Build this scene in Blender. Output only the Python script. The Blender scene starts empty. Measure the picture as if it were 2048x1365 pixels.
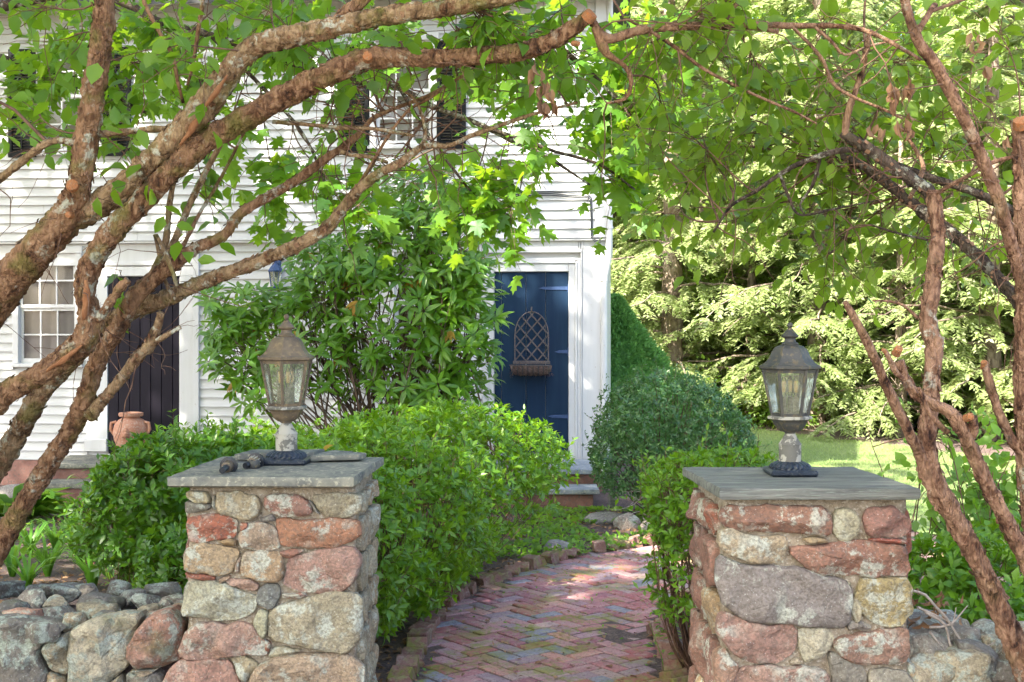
import bpy, math, random
import numpy as np
from mathutils import Vector, Matrix, noise
R = math.radians
rng = np.random.default_rng(7)
random.seed(11)
scene = bpy.context.scene
COL = scene.collection

# ------------------------------------------------------------------ camera
F = 2500.0            # focal length in photograph pixels (photo 2048 wide)
EYE = 1.75            # eye height above the path
HOR = 650.0           # photograph row of the horizon
cd = bpy.data.cameras.new('camera')
cam = bpy.data.objects.new('camera', cd); COL.objects.link(cam)
cam.location = (0, 0, EYE); cam.rotation_euler = (R(90), 0, 0)
cd.sensor_width = 36.0; cd.lens = F/2048*36.0
cd.shift_y = -(682.5-HOR)/2048
cd.clip_start = 0.05; cd.clip_end = 900
scene.camera = cam

# ------------------------------------------------------------------ light
SUN = Vector((-0.46, -0.52, 0.72)).normalized()      # direction towards the sun
SUN_STRENGTH, SKY_STRENGTH, EXPOSURE = 5.0, 0.15, 2.4
w = bpy.data.worlds.new("World"); scene.world = w; w.use_nodes = True
wn = w.node_tree.nodes; wl = w.node_tree.links; wn.clear()
sky = wn.new('ShaderNodeTexSky'); sky.sky_type = 'NISHITA'; sky.sun_disc = False
sky.sun_elevation = math.asin(SUN.z); sky.sun_rotation = math.atan2(SUN.x, SUN.y)
sky.air_density = 0.8; sky.dust_density = 2.8; sky.ozone_density = 0.8
bg = wn.new('ShaderNodeBackground'); bg.inputs['Strength'].default_value = SKY_STRENGTH
wo = wn.new('ShaderNodeOutputWorld')
wl.new(sky.outputs[0], bg.inputs[0]); wl.new(bg.outputs[0], wo.inputs[0])
sd = bpy.data.lights.new('sun', 'SUN'); sd.energy = SUN_STRENGTH; sd.angle = R(0.53); sd.color = (1.0, 0.93, 0.80)
so = bpy.data.objects.new('sun', sd); COL.objects.link(so)
so.rotation_euler = SUN.to_track_quat('Z', 'Y').to_euler(); so.location = (-20, -10, 30)
scene.view_settings.view_transform = 'Standard'; scene.view_settings.look = 'None'
scene.view_settings.exposure = EXPOSURE; scene.view_settings.gamma = 1.0
scene.view_settings.use_curve_mapping = False
scene.render.engine = 'CYCLES'
cy = scene.cycles
cy.use_denoising = True
try: cy.denoiser = 'OPENIMAGEDENOISE'
except Exception: pass
cy.max_bounces = 8; cy.diffuse_bounces = 4; cy.glossy_bounces = 3; cy.transmission_bounces = 6
cy.transparent_max_bounces = 8; cy.caustics_reflective = False; cy.caustics_refractive = False
cy.use_adaptive_sampling = True; cy.adaptive_threshold = 0.02; cy.sample_clamp_indirect = 8

# ------------------------------------------------------------------ coordinates
def P(px, py, Y):
    return Vector(((px-1024)/F*Y, Y, EYE+(HOR-py)/F*Y))
def gz(x, y):
    t = max(0.0, y-8.0)
    return -0.016*min(t, 9.0) + 0.012*noise.noise((x*0.9, y*0.9, 3.1))*(1 if y < 30 else 0)
def pix(v):
    return (1024+v[0]/v[1]*F, HOR-(v[2]-EYE)/v[1]*F)

# ------------------------------------------------------------------ objects
def tag(o, label=None, cat=None, group=None, kind=None):
    if label: o['label'] = label
    if cat: o['category'] = cat
    if group: o['group'] = group
    if kind: o['kind'] = kind
    return o
def empty(name, loc, label=None, cat=None, group=None, rz=0.0):
    o = bpy.data.objects.new(name, None); COL.objects.link(o)
    o.location = loc; o.rotation_euler = (0, 0, rz); o.empty_display_size = 0.1
    return tag(o, label, cat, group)
def root_off(parent):
    off = Vector((0, 0, 0)); p = parent
    while p is not None:
        off += p.location; p = p.parent
    return off
def link(name, me, mat=None, parent=None, kind=None):
    o = bpy.data.objects.new(name, me); COL.objects.link(o)
    if mat is not None and len(me.materials) == 0: me.materials.append(mat)
    if parent is not None: o.parent = parent
    if kind: o['kind'] = kind
    return o
def np_mesh(name, V, T, smooth=True):
    V = np.asarray(V, dtype=np.float32).reshape(-1, 3); T = np.asarray(T, dtype=np.int32).reshape(-1, 3)
    me = bpy.data.meshes.new(name)
    me.vertices.add(len(V)); me.vertices.foreach_set('co', V.ravel())
    me.loops.add(len(T)*3); me.loops.foreach_set('vertex_index', T.ravel())
    me.polygons.add(len(T)); me.polygons.foreach_set('loop_start', np.arange(0, len(T)*3, 3, dtype=np.int32))
    me.polygons.foreach_set('loop_total', np.full(len(T), 3, dtype=np.int32))
    me.polygons.foreach_set('use_smooth', np.full(len(T), smooth, dtype=bool))
    me.update(calc_edges=True); me.validate()
    return me
def py_mesh(name, verts, faces, smooth=False):
    me = bpy.data.meshes.new(name); me.from_pydata([tuple(v) for v in verts], [], faces)
    if smooth:
        me.polygons.foreach_set('use_smooth', np.full(len(me.polygons), True, dtype=bool))
    me.update(); return me

class MB:
    """collects shapes in world (or local) coordinates, then links them as one mesh object"""
    def __init__(s): s.v = []; s.f = []
    def add(s, verts, faces):
        n = len(s.v); s.v += [Vector(v) for v in verts]; s.f += [tuple(i+n for i in f) for f in faces]; return s
    def box(s, x0, x1, y0, y1, z0, z1):
        return s.add([(x0,y0,z0),(x1,y0,z0),(x1,y1,z0),(x0,y1,z0),(x0,y0,z1),(x1,y0,z1),(x1,y1,z1),(x0,y1,z1)],
                     [(0,3,2,1),(4,5,6,7),(0,1,5,4),(1,2,6,5),(2,3,7,6),(3,0,4,7)])
    def bbox(s, x0, x1, y0, y1, z0, z1, b=0.004):
        """box with chamfered edges"""
        n0 = len(s.v); c = []
        for (x, sx) in ((x0, 1), (x1, -1)):
            for (y, sy) in ((y0, 1), (y1, -1)):
                for (z, sz) in ((z0, 1), (z1, -1)):
                    c += [(x, y+sy*b, z+sz*b), (x+sx*b, y, z+sz*b), (x+sx*b, y+sy*b, z)]
        idx = lambda i, j, k, a: ((i*2+j)*2+k)*3+a
        f = []
        for i in (0, 1):
            q = [idx(i,0,0,0), idx(i,1,0,0), idx(i,1,1,0), idx(i,0,1,0)]; f.append(tuple(q if i else q[::-1]))
            q = [idx(0,i,0,1), idx(1,i,0,1), idx(1,i,1,1), idx(0,i,1,1)]; f.append(tuple(q[::-1] if i else q))
            q = [idx(0,0,i,2), idx(1,0,i,2), idx(1,1,i,2), idx(0,1,i,2)]; f.append(tuple(q if i else q[::-1]))
        for j in (0, 1):
            for k in (0, 1):
                f.append((idx(0,j,k,1), idx(1,j,k,1), idx(1,j,k,2), idx(0,j,k,2)))
                f.append((idx(j,0,k,0), idx(j,1,k,0), idx(j,1,k,2), idx(j,0,k,2)))
                f.append((idx(j,k,0,0), idx(j,k,1,0), idx(j,k,1,1), idx(j,k,0,1)))
        for i in (0,1):
            for j in (0,1):
                for k in (0,1): f.append((idx(i,j,k,0), idx(i,j,k,1), idx(i,j,k,2)))
        return s.add(c, f)
    def lathe(s, prof, n, c=(0,0,0), rot=0.0, cap=True):
        c = Vector(c); v = []; f = []
        for (r, z) in prof:
            for k in range(n):
                a = rot+2*math.pi*k/n; v.append(c+Vector((r*math.cos(a), r*math.sin(a), z)))
        for i in range(len(prof)-1):
            for k in range(n):
                f.append((i*n+k, i*n+(k+1)%n, (i+1)*n+(k+1)%n, (i+1)*n+k))
        if cap:
            f.append(tuple(range(n-1, -1, -1))); f.append(tuple((len(prof)-1)*n+k for k in range(n)))
        return s.add(v, f)
    def tube(s, pts, rad, n=6):
        pts = [Vector(p) for p in pts]
        if not hasattr(rad, '__len__'): rad = [rad]*len(pts)
        v = []; f = []; up = None
        for i, p in enumerate(pts):
            d = (pts[min(i+1, len(pts)-1)]-pts[max(i-1, 0)]).normalized()
            if up is None:
                up = d.cross(Vector((0.3, 0.2, 1))).normalized() if abs(d.z) < .95 else d.cross(Vector((1, 0, 0))).normalized()
            else:
                up = (up-d*up.dot(d)).normalized()
            b = d.cross(up)
            for k in range(n):
                a = 2*math.pi*k/n; v.append(p+(up*math.cos(a)+b*math.sin(a))*rad[i])
        for i in range(len(pts)-1):
            for k in range(n): f.append((i*n+k, i*n+(k+1)%n, (i+1)*n+(k+1)%n, (i+1)*n+k))
        f.append(tuple(range(n-1, -1, -1))); f.append(tuple((len(pts)-1)*n+k for k in range(n)))
        return s.add(v, f)
    def build(s, name, mat, parent=None, smooth=False, local=False, kind=None):
        off = Vector((0,0,0)) if local or parent is None else root_off(parent)
        me = py_mesh(name, [v-off for v in s.v], s.f, smooth)
        o = link(name, me, mat, parent, kind)
        if smooth:
            try:
                for p in me.polygons: p.use_smooth = True
                me.set_sharp_from_angle(angle=R(38))
            except Exception: pass
        return o

# ------------------------------------------------------------------ materials
class NB:
    def __init__(s, name):
        s.m = bpy.data.materials.new(name); s.m.use_nodes = True; s.t = s.m.node_tree; s.t.nodes.clear()
    def n(s, typ, out=0, props=None, **ins):
        nd = s.t.nodes.new('ShaderNode'+typ)
        for k, v in (props or {}).items(): setattr(nd, k, v)
        for k, v in ins.items():
            key = int(k[1:]) if k[0] == '_' and k[1:].isdigit() else k.replace('_', ' ')
            sk = nd.inputs[key]
            if isinstance(v, bpy.types.NodeSocket): s.t.links.new(v, sk)
            else:
                if isinstance(v, tuple) and len(v) == 3 and sk.type == 'RGBA': v = v+(1.0,)
                sk.default_value = v
        return nd.outputs[out]
    def pos(s): return s.n('NewGeometry', 'Position')
    def island(s):
        a = s.n('NewGeometry', 'Random Per Island'); b = s.n('ObjectInfo', 'Random')
        return s.n('Math', props={'operation': 'FRACT'}, _0=s.n('Math', props={'operation': 'ADD'}, _0=a, _1=b))
    def vmap(s, vec, scale=(1,1,1), loc=None):
        if loc is not None: return s.n('Mapping', Vector=vec, Scale=scale, Location=loc)
        return s.n('Mapping', Vector=vec, Scale=scale)
    def noise(s, vec, scale, detail=4.0, rough=0.55, out=0, dist=0.0):
        return s.n('TexNoise', out, Vector=vec, Scale=scale, Detail=detail, Roughness=rough, Distortion=dist)
    def voro(s, vec, scale, out=0, feature='F1', rand=1.0):
        return s.n('TexVoronoi', out, props={'feature': feature}, Vector=vec, Scale=scale, Randomness=rand)
    def ramp(s, fac, stops):
        nd = s.t.nodes.new('ShaderNodeValToRGB'); s.t.links.new(fac, nd.inputs[0])
        e = nd.color_ramp.elements
        while len(e) < len(stops): e.new(0.5)
        for el, (p, c) in zip(e, stops):
            el.position = p; el.color = (c, c, c, 1) if not isinstance(c, tuple) else tuple(c)+(1,)
        return nd.outputs[0]
    def mix(s, fac, a, b, blend='MIX'):
        nd = s.t.nodes.new('ShaderNodeMix'); nd.data_type = 'RGBA'; nd.blend_type = blend
        for sk, v in ((nd.inputs[0], fac), (nd.inputs[6], a), (nd.inputs[7], b)):
            if isinstance(v, bpy.types.NodeSocket): s.t.links.new(v, sk)
            else: sk.default_value = v if not isinstance(v, tuple) else tuple(v)+(1.0,)
        return nd.outputs[2]
    def math(s, op, a, b=0.0, c=0.0): return s.n('Math', props={'operation': op}, _0=a, _1=b, _2=c)
    def bump(s, h, strength=0.5, dist=0.01, normal=None):
        kw = dict(Height=h, Strength=strength, Distance=dist)
        if normal is not None: kw['Normal'] = normal
        return s.n('Bump', **kw)
    def out(s, sh):
        o = s.t.nodes.new('ShaderNodeOutputMaterial'); s.t.links.new(sh, o.inputs[0]); return s.m
    def principled(s, **kw): return s.n('BsdfPrincipled', **kw)

def leaf_mat(name, cols, trans, rough=0.42, tw=0.42, spec=0.5, veins=False):
    b = NB(name); r = b.island()
    c = b.ramp(r, [(i/(len(cols)-1), x) for i, x in enumerate(cols)])
    big = b.noise(b.pos(), 1.7, 2.0)
    c = b.mix(b.ramp(big, [(0.3, 0.0), (0.7, 0.45)]), c, cols[-1])
    tc = b.mix(0.35, trans, c)
    p = b.principled(Base_Color=c, Roughness=rough, Specular_IOR_Level=spec)
    t = b.n('BsdfTranslucent', Color=tc)
    return b.out(b.n('MixShader', _0=tw, _1=p, _2=t))

def bark_mat(name, cdark, cmid, clight, lichen=0.35, moss=0.3, sc=1.0):
    b = NB(name); p = b.pos()
    v = b.vmap(p, (34*sc, 34*sc, 15*sc))
    w1 = b.noise(v, 1.0, 5.0, 0.65, dist=0.6)
    vv = b.voro(b.n('Mapping', Vector=p, Scale=(60*sc, 60*sc, 26*sc)), 1.0, feature='DISTANCE_TO_EDGE')
    c = b.ramp(w1, [(0.34, cdark), (0.46, cmid), (0.60, clight)])
    n2 = b.noise(p, 9.0, 3.0)
    c = b.mix(b.ramp(n2, [(0.42, 0.0), (0.66, 0.6)]), c, tuple(x*1.1 for x in clight))
    n3 = b.noise(p, 16.0, 5.0, 0.7)
    n4 = b.noise(p, 3.0, 2.0)
    lm = b.math('MULTIPLY', b.ramp(n3, [(0.55, 0.0), (0.62, 1.0)]), b.ramp(n4, [(0.62-lichen*0.4, 0.0), (0.72-lichen*0.3, 1.0)]))
    c = b.mix(b.math('MULTIPLY', lm, 0.85), c, (0.42, 0.42, 0.33))
    n5 = b.noise(b.vmap(p, (1,1,1), (4,7,2)), 7.0, 3.0)
    nz = b.n('SeparateXYZ', 2, Vector=b.n('NewGeometry', 'Normal'))
    mm = b.ramp(n5, [(0.55, 0.0), (0.68, moss)])
    c = b.mix(mm, c, (0.13, 0.125, 0.025))
    h = b.math('ADD', b.math('MULTIPLY', w1, 1.0), b.math('MULTIPLY', b.ramp(vv, [(0.0, 0.0), (0.25, 1.0)]), 0.25))
    return b.out(b.principled(Base_Color=c, Roughness=0.85, Specular_IOR_Level=0.25, Normal=b.bump(h, 1.0, 0.016)))

def stone_mat(name, lich=0.5, litcol=(0.46, 0.47, 0.38), wall=False):
    b = NB(name); p = b.pos(); oi = b.t.nodes.new('ShaderNodeObjectInfo')
    base = oi.outputs['Color']
    ofs = b.n('CombineXYZ', X=b.math('MULTIPLY', oi.outputs['Random'], 37.0), Y=b.math('MULTIPLY', oi.outputs['Random'], 91.0))
    q = b.n('VectorMath', props={'operation': 'ADD'}, _0=p, _1=ofs)
    n1 = b.noise(q, 6.0, 6.0, 0.65); n2 = b.noise(q, 34.0, 5.0, 0.7); n3 = b.noise(q, 15.0, 6.0, 0.72)
    c = b.mix(b.ramp(n1, [(0.3, 0.0), (0.7, 1.0)]), b.mix(0.55, base, (0.08, 0.065, 0.05)), b.mix(0.22, base, (0.6, 0.5, 0.38)))
    c = b.mix(0.55, base, c)
    c = b.mix(b.ramp(n2, [(0.35, 0.35), (0.62, 0.0)]), c, (0.07, 0.055, 0.045))
    lm = b.ramp(b.math('MULTIPLY', b.ramp(n3, [(0.5, 0.0), (0.56, 1.0)]), b.ramp(b.noise(q, 4.0, 3.0), [(0.56-0.25*lich, 0.0), (0.72-0.25*lich, 1.0)])), [(0.0, 0.0), (1.0, 0.85)])
    c = b.mix(lm, c, litcol)
    sp = b.voro(q, 70.0); c = b.mix(b.ramp(sp, [(0.10, 0.5), (0.17, 0.0)]), c, (0.62, 0.62, 0.55))
    if wall:
        n6 = b.noise(q, 5.0, 4.0); c = b.mix(b.ramp(n6, [(0.56, 0.0), (0.7, 0.55)]), c, (0.09, 0.10, 0.03))
    n7 = b.voro(q, 16.0, feature='DISTANCE_TO_EDGE'); n8 = b.noise(q, 90.0, 3.0, 0.7)
    c = b.mix(b.ramp(n8, [(0.42, 0.45), (0.55, 0.0)]), c, (0.09, 0.075, 0.06))
    h = b.math('ADD', b.math('ADD', b.math('MULTIPLY', n1, 0.9), b.math('MULTIPLY', n2, 0.8)), b.math('MULTIPLY', b.ramp(n7, [(0.0, 0.0), (0.08, 1.0)]), 0.12))
    return b.out(b.principled(Base_Color=c, Roughness=0.88, Specular_IOR_Level=0.3, Normal=b.bump(h, 1.0, 0.016)))

def rough_mat(name, c1, c2, scale=8.0, rough=0.8, bump=0.4, spec=0.35, c3=None, stretch=(1,1,1), bd=0.006):
    b = NB(name); p = b.vmap(b.pos(), stretch)
    n = b.noise(p, scale, 6.0, 0.65); n2 = b.noise(p, scale*5, 4.0, 0.6)
    c = b.mix(b.ramp(n, [(0.35, 0.0), (0.65, 1.0)]), c1, c2)
    if c3: c = b.mix(b.ramp(n2, [(0.54, 0.0), (0.64, 1.0)]), c, c3)
    return b.out(b.principled(Base_Color=c, Roughness=rough, Specular_IOR_Level=spec, Normal=b.bump(b.math('ADD', n, n2), bump, bd)))

def paint_mat(name, col, dirt, rough=0.5, peel=None, vertical=False, amount=0.35, spec=0.4):
    b = NB(name); tc = b.n('TexCoord', 'Object')
    st = (6, 6, 0.5) if vertical else (0.6, 6, 7)
    n = b.noise(b.vmap(tc, st), 2.2, 6.0, 0.65); n2 = b.noise(tc, 55.0, 4.0)
    c = b.mix(b.ramp(n, [(0.42, 0.0), (0.75, amount)]), col, dirt)
    c = b.mix(b.math('MULTIPLY', b.n('ObjectInfo', 'Random'), 0.22), c, dirt)
    if peel:
        m = b.math('MULTIPLY', b.ramp(b.noise(tc, 30.0, 5.0, 0.7), [(0.64, 0.0), (0.67, 1.0)]), b.ramp(b.noise(tc, 3.0, 2.0), [(0.45, 0.0), (0.6, 1.0)]))
        c = b.mix(m, c, peel)
    return b.out(b.principled(Base_Color=c, Roughness=rough, Specular_IOR_Level=spec, Normal=b.bump(b.math('ADD', n, b.math('MULTIPLY', n2, 0.4)), 0.25, 0.004)))

def glass_mat(name, tint=(1,1,1), milk=0.0, milkcol=(0.7,0.75,0.6), bump=0.0, rough=0.02):
    b = NB(name); nrm = None
    kw = {}
    if bump:
        n = b.noise(b.vmap(b.pos(), (1,1,0.35)), 60.0, 3.0); kw['Normal'] = b.bump(n, bump, 0.004)
    g = b.n('BsdfGlossy', Color=(1,1,1), Roughness=rough, **kw)
    t = b.n('BsdfTransparent', Color=tint)
    if milk:
        d = b.n('MixShader', _0=0.5, _1=b.n('BsdfDiffuse', Color=milkcol), _2=b.n('BsdfTranslucent', Color=milkcol))
        t = b.n('MixShader', _0=b.math('MULTIPLY', b.ramp(b.noise(b.vmap(b.pos(), (1,1,0.4)), 30.0, 4.0), [(0.3, 0.5), (0.7, 1.3)]), milk), _1=t, _2=d)
    return b.out(b.n('MixShader', _0=b.n('Fresnel', IOR=1.5, **kw), _1=t, _2=g))

M = {}
M['bark_l'] = bark_mat('bark_reddish', (0.025, 0.011, 0.006), (0.12, 0.055, 0.026), (0.27, 0.155, 0.085), 0.35, 0.6)
M['bark_old'] = bark_mat('bark_lichened', (0.035, 0.020, 0.010), (0.155, 0.09, 0.045), (0.32, 0.215, 0.12), 0.8, 0.65)
M['bark_r'] = bark_mat('bark_warm', (0.025, 0.011, 0.007), (0.13, 0.062, 0.035), (0.29, 0.17, 0.105), 0.25, 0.15)
M['bark_dark'] = bark_mat('bark_dark', (0.008, 0.006, 0.005), (0.032, 0.021, 0.016), (0.085, 0.062, 0.046), 0.6, 0.1)
M['bark_bg'] = bark_mat('bark_forest', (0.05, 0.035, 0.028), (0.15, 0.11, 0.085), (0.27, 0.21, 0.17), 0.2, 0.1, 0.35)
M['twig'] = rough_mat('twig_bark', (0.07, 0.035, 0.022), (0.19, 0.105, 0.065), 20.0, 0.8)
M['twig_dark'] = rough_mat('twig_bark_dark', (0.06, 0.04, 0.03), (0.17, 0.11, 0.075), 20.0, 0.8)
M['cut'] = rough_mat('cut_wood', (0.40, 0.135, 0.04), (0.26, 0.125, 0.055), 70.0, 0.85, 0.8, c3=(0.38, 0.25, 0.15))
M['leaf_oval'] = leaf_mat('leaf_oval', [(0.06, 0.16, 0.010), (0.10, 0.23, 0.013), (0.15, 0.28, 0.018), (0.05, 0.14, 0.014)], (0.44, 0.66, 0.03), 0.4, 0.5)
M['leaf_right'] = leaf_mat('leaf_oval_warm', [(0.10, 0.20, 0.012), (0.14, 0.25, 0.016), (0.19, 0.30, 0.02), (0.07, 0.17, 0.014)], (0.52, 0.68, 0.04), 0.42, 0.5)
M['leaf_maple'] = leaf_mat('leaf_maple', [(0.08, 0.20, 0.012), (0.12, 0.26, 0.014), (0.16, 0.30, 0.014), (0.04, 0.14, 0.025)], (0.5, 0.74, 0.025), 0.45, 0.5)
M['leaf_rhodo'] = leaf_mat('leaf_rhododendron', [(0.075, 0.20, 0.012), (0.12, 0.27, 0.018), (0.17, 0.33, 0.024), (0.065, 0.18, 0.014)], (0.42, 0.66, 0.03), 0.33, 0.36, 0.6)
M['leaf_azalea'] = leaf_mat('leaf_azalea', [(0.06, 0.16, 0.008), (0.11, 0.25, 0.010), (0.19, 0.35, 0.014), (0.055, 0.15, 0.010)], (0.44, 0.68, 0.02), 0.36, 0.35, 0.55)
M['leaf_azalea_shaded'] = leaf_mat('leaf_azalea_tree_shade', [(0.045, 0.13, 0.008), (0.07, 0.18, 0.010), (0.11, 0.25, 0.012), (0.04, 0.115, 0.010)], (0.32, 0.56, 0.02), 0.34, 0.32, 0.55)  # azalea leaf again, with the tree's shade painted in as deeper green
M['leaf_yew'] = leaf_mat('leaf_holly', [(0.03, 0.095, 0.03), (0.055, 0.145, 0.045), (0.15, 0.26, 0.075), (0.035, 0.11, 0.035)], (0.26, 0.52, 0.08), 0.33, 0.3, 0.6)
M['leaf_spruce'] = leaf_mat('needle_spruce', [(0.09, 0.25, 0.05), (0.14, 0.33, 0.08), (0.19, 0.38, 0.10), (0.08, 0.23, 0.05)], (0.26, 0.5, 0.1), 0.6, 0.35)
M['leaf_hemlock'] = leaf_mat('needle_hemlock', [(0.17, 0.23, 0.08), (0.25, 0.31, 0.12), (0.40, 0.42, 0.25), (0.16, 0.23, 0.07)], (0.66, 0.76, 0.32), 0.5, 0.5)
M['leaf_bg'] = leaf_mat('leaf_woodland', [(0.09, 0.18, 0.02), (0.14, 0.24, 0.03), (0.19, 0.29, 0.05), (0.08, 0.17, 0.02)], (0.5, 0.68, 0.1), 0.5, 0.5)
M['leaf_light'] = leaf_mat('leaf_light', [(0.10, 0.22, 0.02), (0.14, 0.28, 0.025), (0.17, 0.30, 0.03), (0.08, 0.19, 0.02)], (0.42, 0.66, 0.05), 0.45, 0.5)
M['leaf_dead'] = leaf_mat('leaf_dead', [(0.20, 0.10, 0.05), (0.32, 0.17, 0.08), (0.38, 0.24, 0.13), (0.15, 0.075, 0.04)], (0.35, 0.18, 0.07), 0.8, 0.25)
M['leaf_yellow'] = leaf_mat('leaf_yellowing', [(0.40, 0.22, 0.02), (0.46, 0.30, 0.03), (0.36, 0.16, 0.02), (0.42, 0.26, 0.03)], (0.6, 0.36, 0.03), 0.5, 0.35)
M['grass'] = leaf_mat('grass_blade', [(0.18, 0.28, 0.07), (0.25, 0.34, 0.12), (0.33, 0.38, 0.18), (0.20, 0.30, 0.08)], (0.5, 0.62, 0.16), 0.55, 0.4)
M['lily'] = leaf_mat('lily_blade', [(0.07, 0.20, 0.015), (0.10, 0.26, 0.02), (0.13, 0.30, 0.025), (0.07, 0.2, 0.015)], (0.36, 0.62, 0.05), 0.4, 0.4)
M['stone'] = stone_mat('pillar_stone', 0.6)
M['stone_wall'] = stone_mat('wall_stone', 0.85, (0.36, 0.40, 0.33), True)
M['mortar'] = rough_mat('mortar', (0.22, 0.17, 0.11), (0.40, 0.33, 0.24), 18.0, 0.95, 1.0, c3=(0.48, 0.42, 0.33), bd=0.012)
M['slate'] = rough_mat('bluestone', (0.095, 0.10, 0.095), (0.235, 0.225, 0.175), 9.0, 0.8, 0.8, c3=(0.34, 0.32, 0.24))
M['step'] = rough_mat('step_bluestone', (0.16, 0.19, 0.22), (0.30, 0.33, 0.35), 9.0, 0.8, 0.6, c3=(0.38, 0.38, 0.34))
M['brownstone'] = rough_mat('brownstone', (0.20, 0.095, 0.075), (0.33, 0.18, 0.145), 8.0, 0.9, 0.5, c3=(0.17, 0.13, 0.11))
M['oldwood'] = rough_mat('weathered_plank', (0.085, 0.088, 0.082), (0.22, 0.22, 0.19), 6.0, 0.85, 1.0, c3=(0.20, 0.23, 0.19), stretch=(0.5, 7, 7))
M['white'] = paint_mat('white_paint', (0.60, 0.60, 0.59), (0.38, 0.37, 0.34), 0.55, (0.5, 0.46, 0.4))
M['white_trim'] = paint_mat('white_trim_paint', (0.64, 0.64, 0.635), (0.44, 0.43, 0.40), 0.5, (0.45, 0.4, 0.34), True, 0.3)
M['navy'] = paint_mat('navy_paint', (0.008, 0.024, 0.056), (0.020, 0.050, 0.085), 0.5, (0.03, 0.045, 0.07), True, 0.5, 0.15)
M['black_door'] = paint_mat('aubergine_paint', (0.009, 0.007, 0.013), (0.022, 0.018, 0.028), 0.5, None, True, 0.5, 0.15)
M['shutter'] = paint_mat('black_shutter_paint', (0.005, 0.006, 0.007), (0.012, 0.014, 0.015), 0.5, spec=0.15)
M['iron'] = rough_mat('iron', (0.045, 0.045, 0.055), (0.11, 0.10, 0.10), 25.0, 0.6, 0.3, c3=(0.19, 0.115, 0.065))
M['navy_iron'] = rough_mat('navy_painted_iron', (0.03, 0.06, 0.14), (0.05, 0.09, 0.2), 25.0, 0.45, 0.3)
M['black_metal'] = rough_mat('black_metal', (0.010, 0.016, 0.026), (0.022, 0.032, 0.05), 20.0, 0.4, 0.2, c3=(0.06, 0.065, 0.07))
M['black_plastic'] = rough_mat('black_plastic', (0.015, 0.017, 0.02), (0.03, 0.033, 0.038), 30.0, 0.35, 0.1)
M['lamp_bronze'] = rough_mat('lamp_faded_bronze', (0.055, 0.043, 0.034), (0.165, 0.125, 0.08), 9.0, 0.5, 0.3, c3=(0.22, 0.16, 0.085))
M['lamp_grey'] = rough_mat('lamp_grey', (0.035, 0.037, 0.037), (0.075, 0.072, 0.062), 9.0, 0.5, 0.3, c3=(0.13, 0.105, 0.06))
b = NB('lamp_flaking_paint'); p_ = b.pos(); n_ = b.noise(p_, 22.0, 5.0, 0.65)
M['flaking'] = b.out(b.principled(Base_Color=b.mix(b.ramp(n_, [(0.46, 0.0), (0.5, 1.0)]), (0.13, 0.125, 0.105), (0.37, 0.35, 0.29)), Roughness=0.8, Normal=b.bump(b.ramp(n_, [(0.46, 0.0), (0.5, 1.0)]), 0.6, 0.004)))
M['lamp_glass'] = glass_mat('seeded_glass', (0.95, 0.97, 0.86), 0.24, (0.74, 0.76, 0.56), 0.5, 0.12)
M['pane'] = glass_mat('window_glass', (0.9, 0.93, 0.95), bump=0.03)
M['bulb'] = glass_mat('bulb_glass', (1.0, 0.97, 0.9), 0.15, (0.9, 0.8, 0.6))
M['filament'] = rough_mat('filament', (0.8, 0.45, 0.15), (0.9, 0.6, 0.25), 40.0, 0.5, 0.0)
M['sleeve'] = rough_mat('candle_sleeve', (0.10, 0.09, 0.075), (0.3, 0.27, 0.22), 90.0, 0.8, 0.5)
M['blind'] = rough_mat('window_blind', (0.48, 0.40, 0.36), (0.56, 0.48, 0.44), 3.0, 0.9, 0.05)
M['room'] = rough_mat('dim_room', (0.10, 0.095, 0.09), (0.14, 0.13, 0.12), 2.0, 0.9, 0.0)
M['roof'] = rough_mat('roof_shingle', (0.05, 0.05, 0.052), (0.10, 0.10, 0.10), 12.0, 0.9, 0.6)
M['terracotta'] = rough_mat('terracotta', (0.40, 0.17, 0.10), (0.50, 0.26, 0.17), 9.0, 0.8, 0.2, c3=(0.5, 0.36, 0.28))
M['coir'] = rough_mat('coir', (0.12, 0.075, 0.06), (0.32, 0.215, 0.18), 60.0, 0.95, 1.0, bd=0.02)
M['cable'] = rough_mat('cable', (0.03, 0.035, 0.04), (0.05, 0.055, 0.06), 10.0, 0.5, 0.0)
M['deadwood'] = rough_mat('dead_wood', (0.26, 0.21, 0.17), (0.42, 0.36, 0.30), 30.0, 0.9, 0.4)
M['splinter'] = rough_mat('split_wood', (0.20, 0.075, 0.028), (0.29, 0.135, 0.06), 30.0, 0.8, 0.7, stretch=(2,2,0.6))

# brick with moss spreading over neighbouring bricks
b = NB('path_brick'); p_ = b.pos(); oi = b.t.nodes.new('ShaderNodeObjectInfo')
n1 = b.noise(p_, 40.0, 5.0, 0.65); n2 = b.noise(p_, 3.2, 4.0, 0.6); n3 = b.noise(p_, 26.0, 4.0, 0.7); n0 = b.noise(p_, 1.1, 2.0)
c_ = b.mix(b.ramp(n1, [(0.3, 0.5), (0.7, 0.0)]), oi.outputs['Color'], b.mix(0.5, oi.outputs['Color'], (0.35, 0.27, 0.25)))
c_ = b.mix(b.ramp(n3, [(0.48, 0.0), (0.72, 0.6)]), c_, (0.42, 0.35, 0.32))
c_ = b.mix(b.ramp(b.noise(p_, 70.0, 4.0, 0.7), [(0.36, 0.55), (0.48, 0.0)]), c_, (0.07, 0.045, 0.045))
mm = b.math('MULTIPLY', b.ramp(b.math('ADD', b.math('MULTIPLY', n2, 0.62), b.math('MULTIPLY', n3, 0.38)), [(0.49, 0.0), (0.58, 1.0)]), b.ramp(n0, [(0.35, 0.25), (0.6, 1.0)]))
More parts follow.
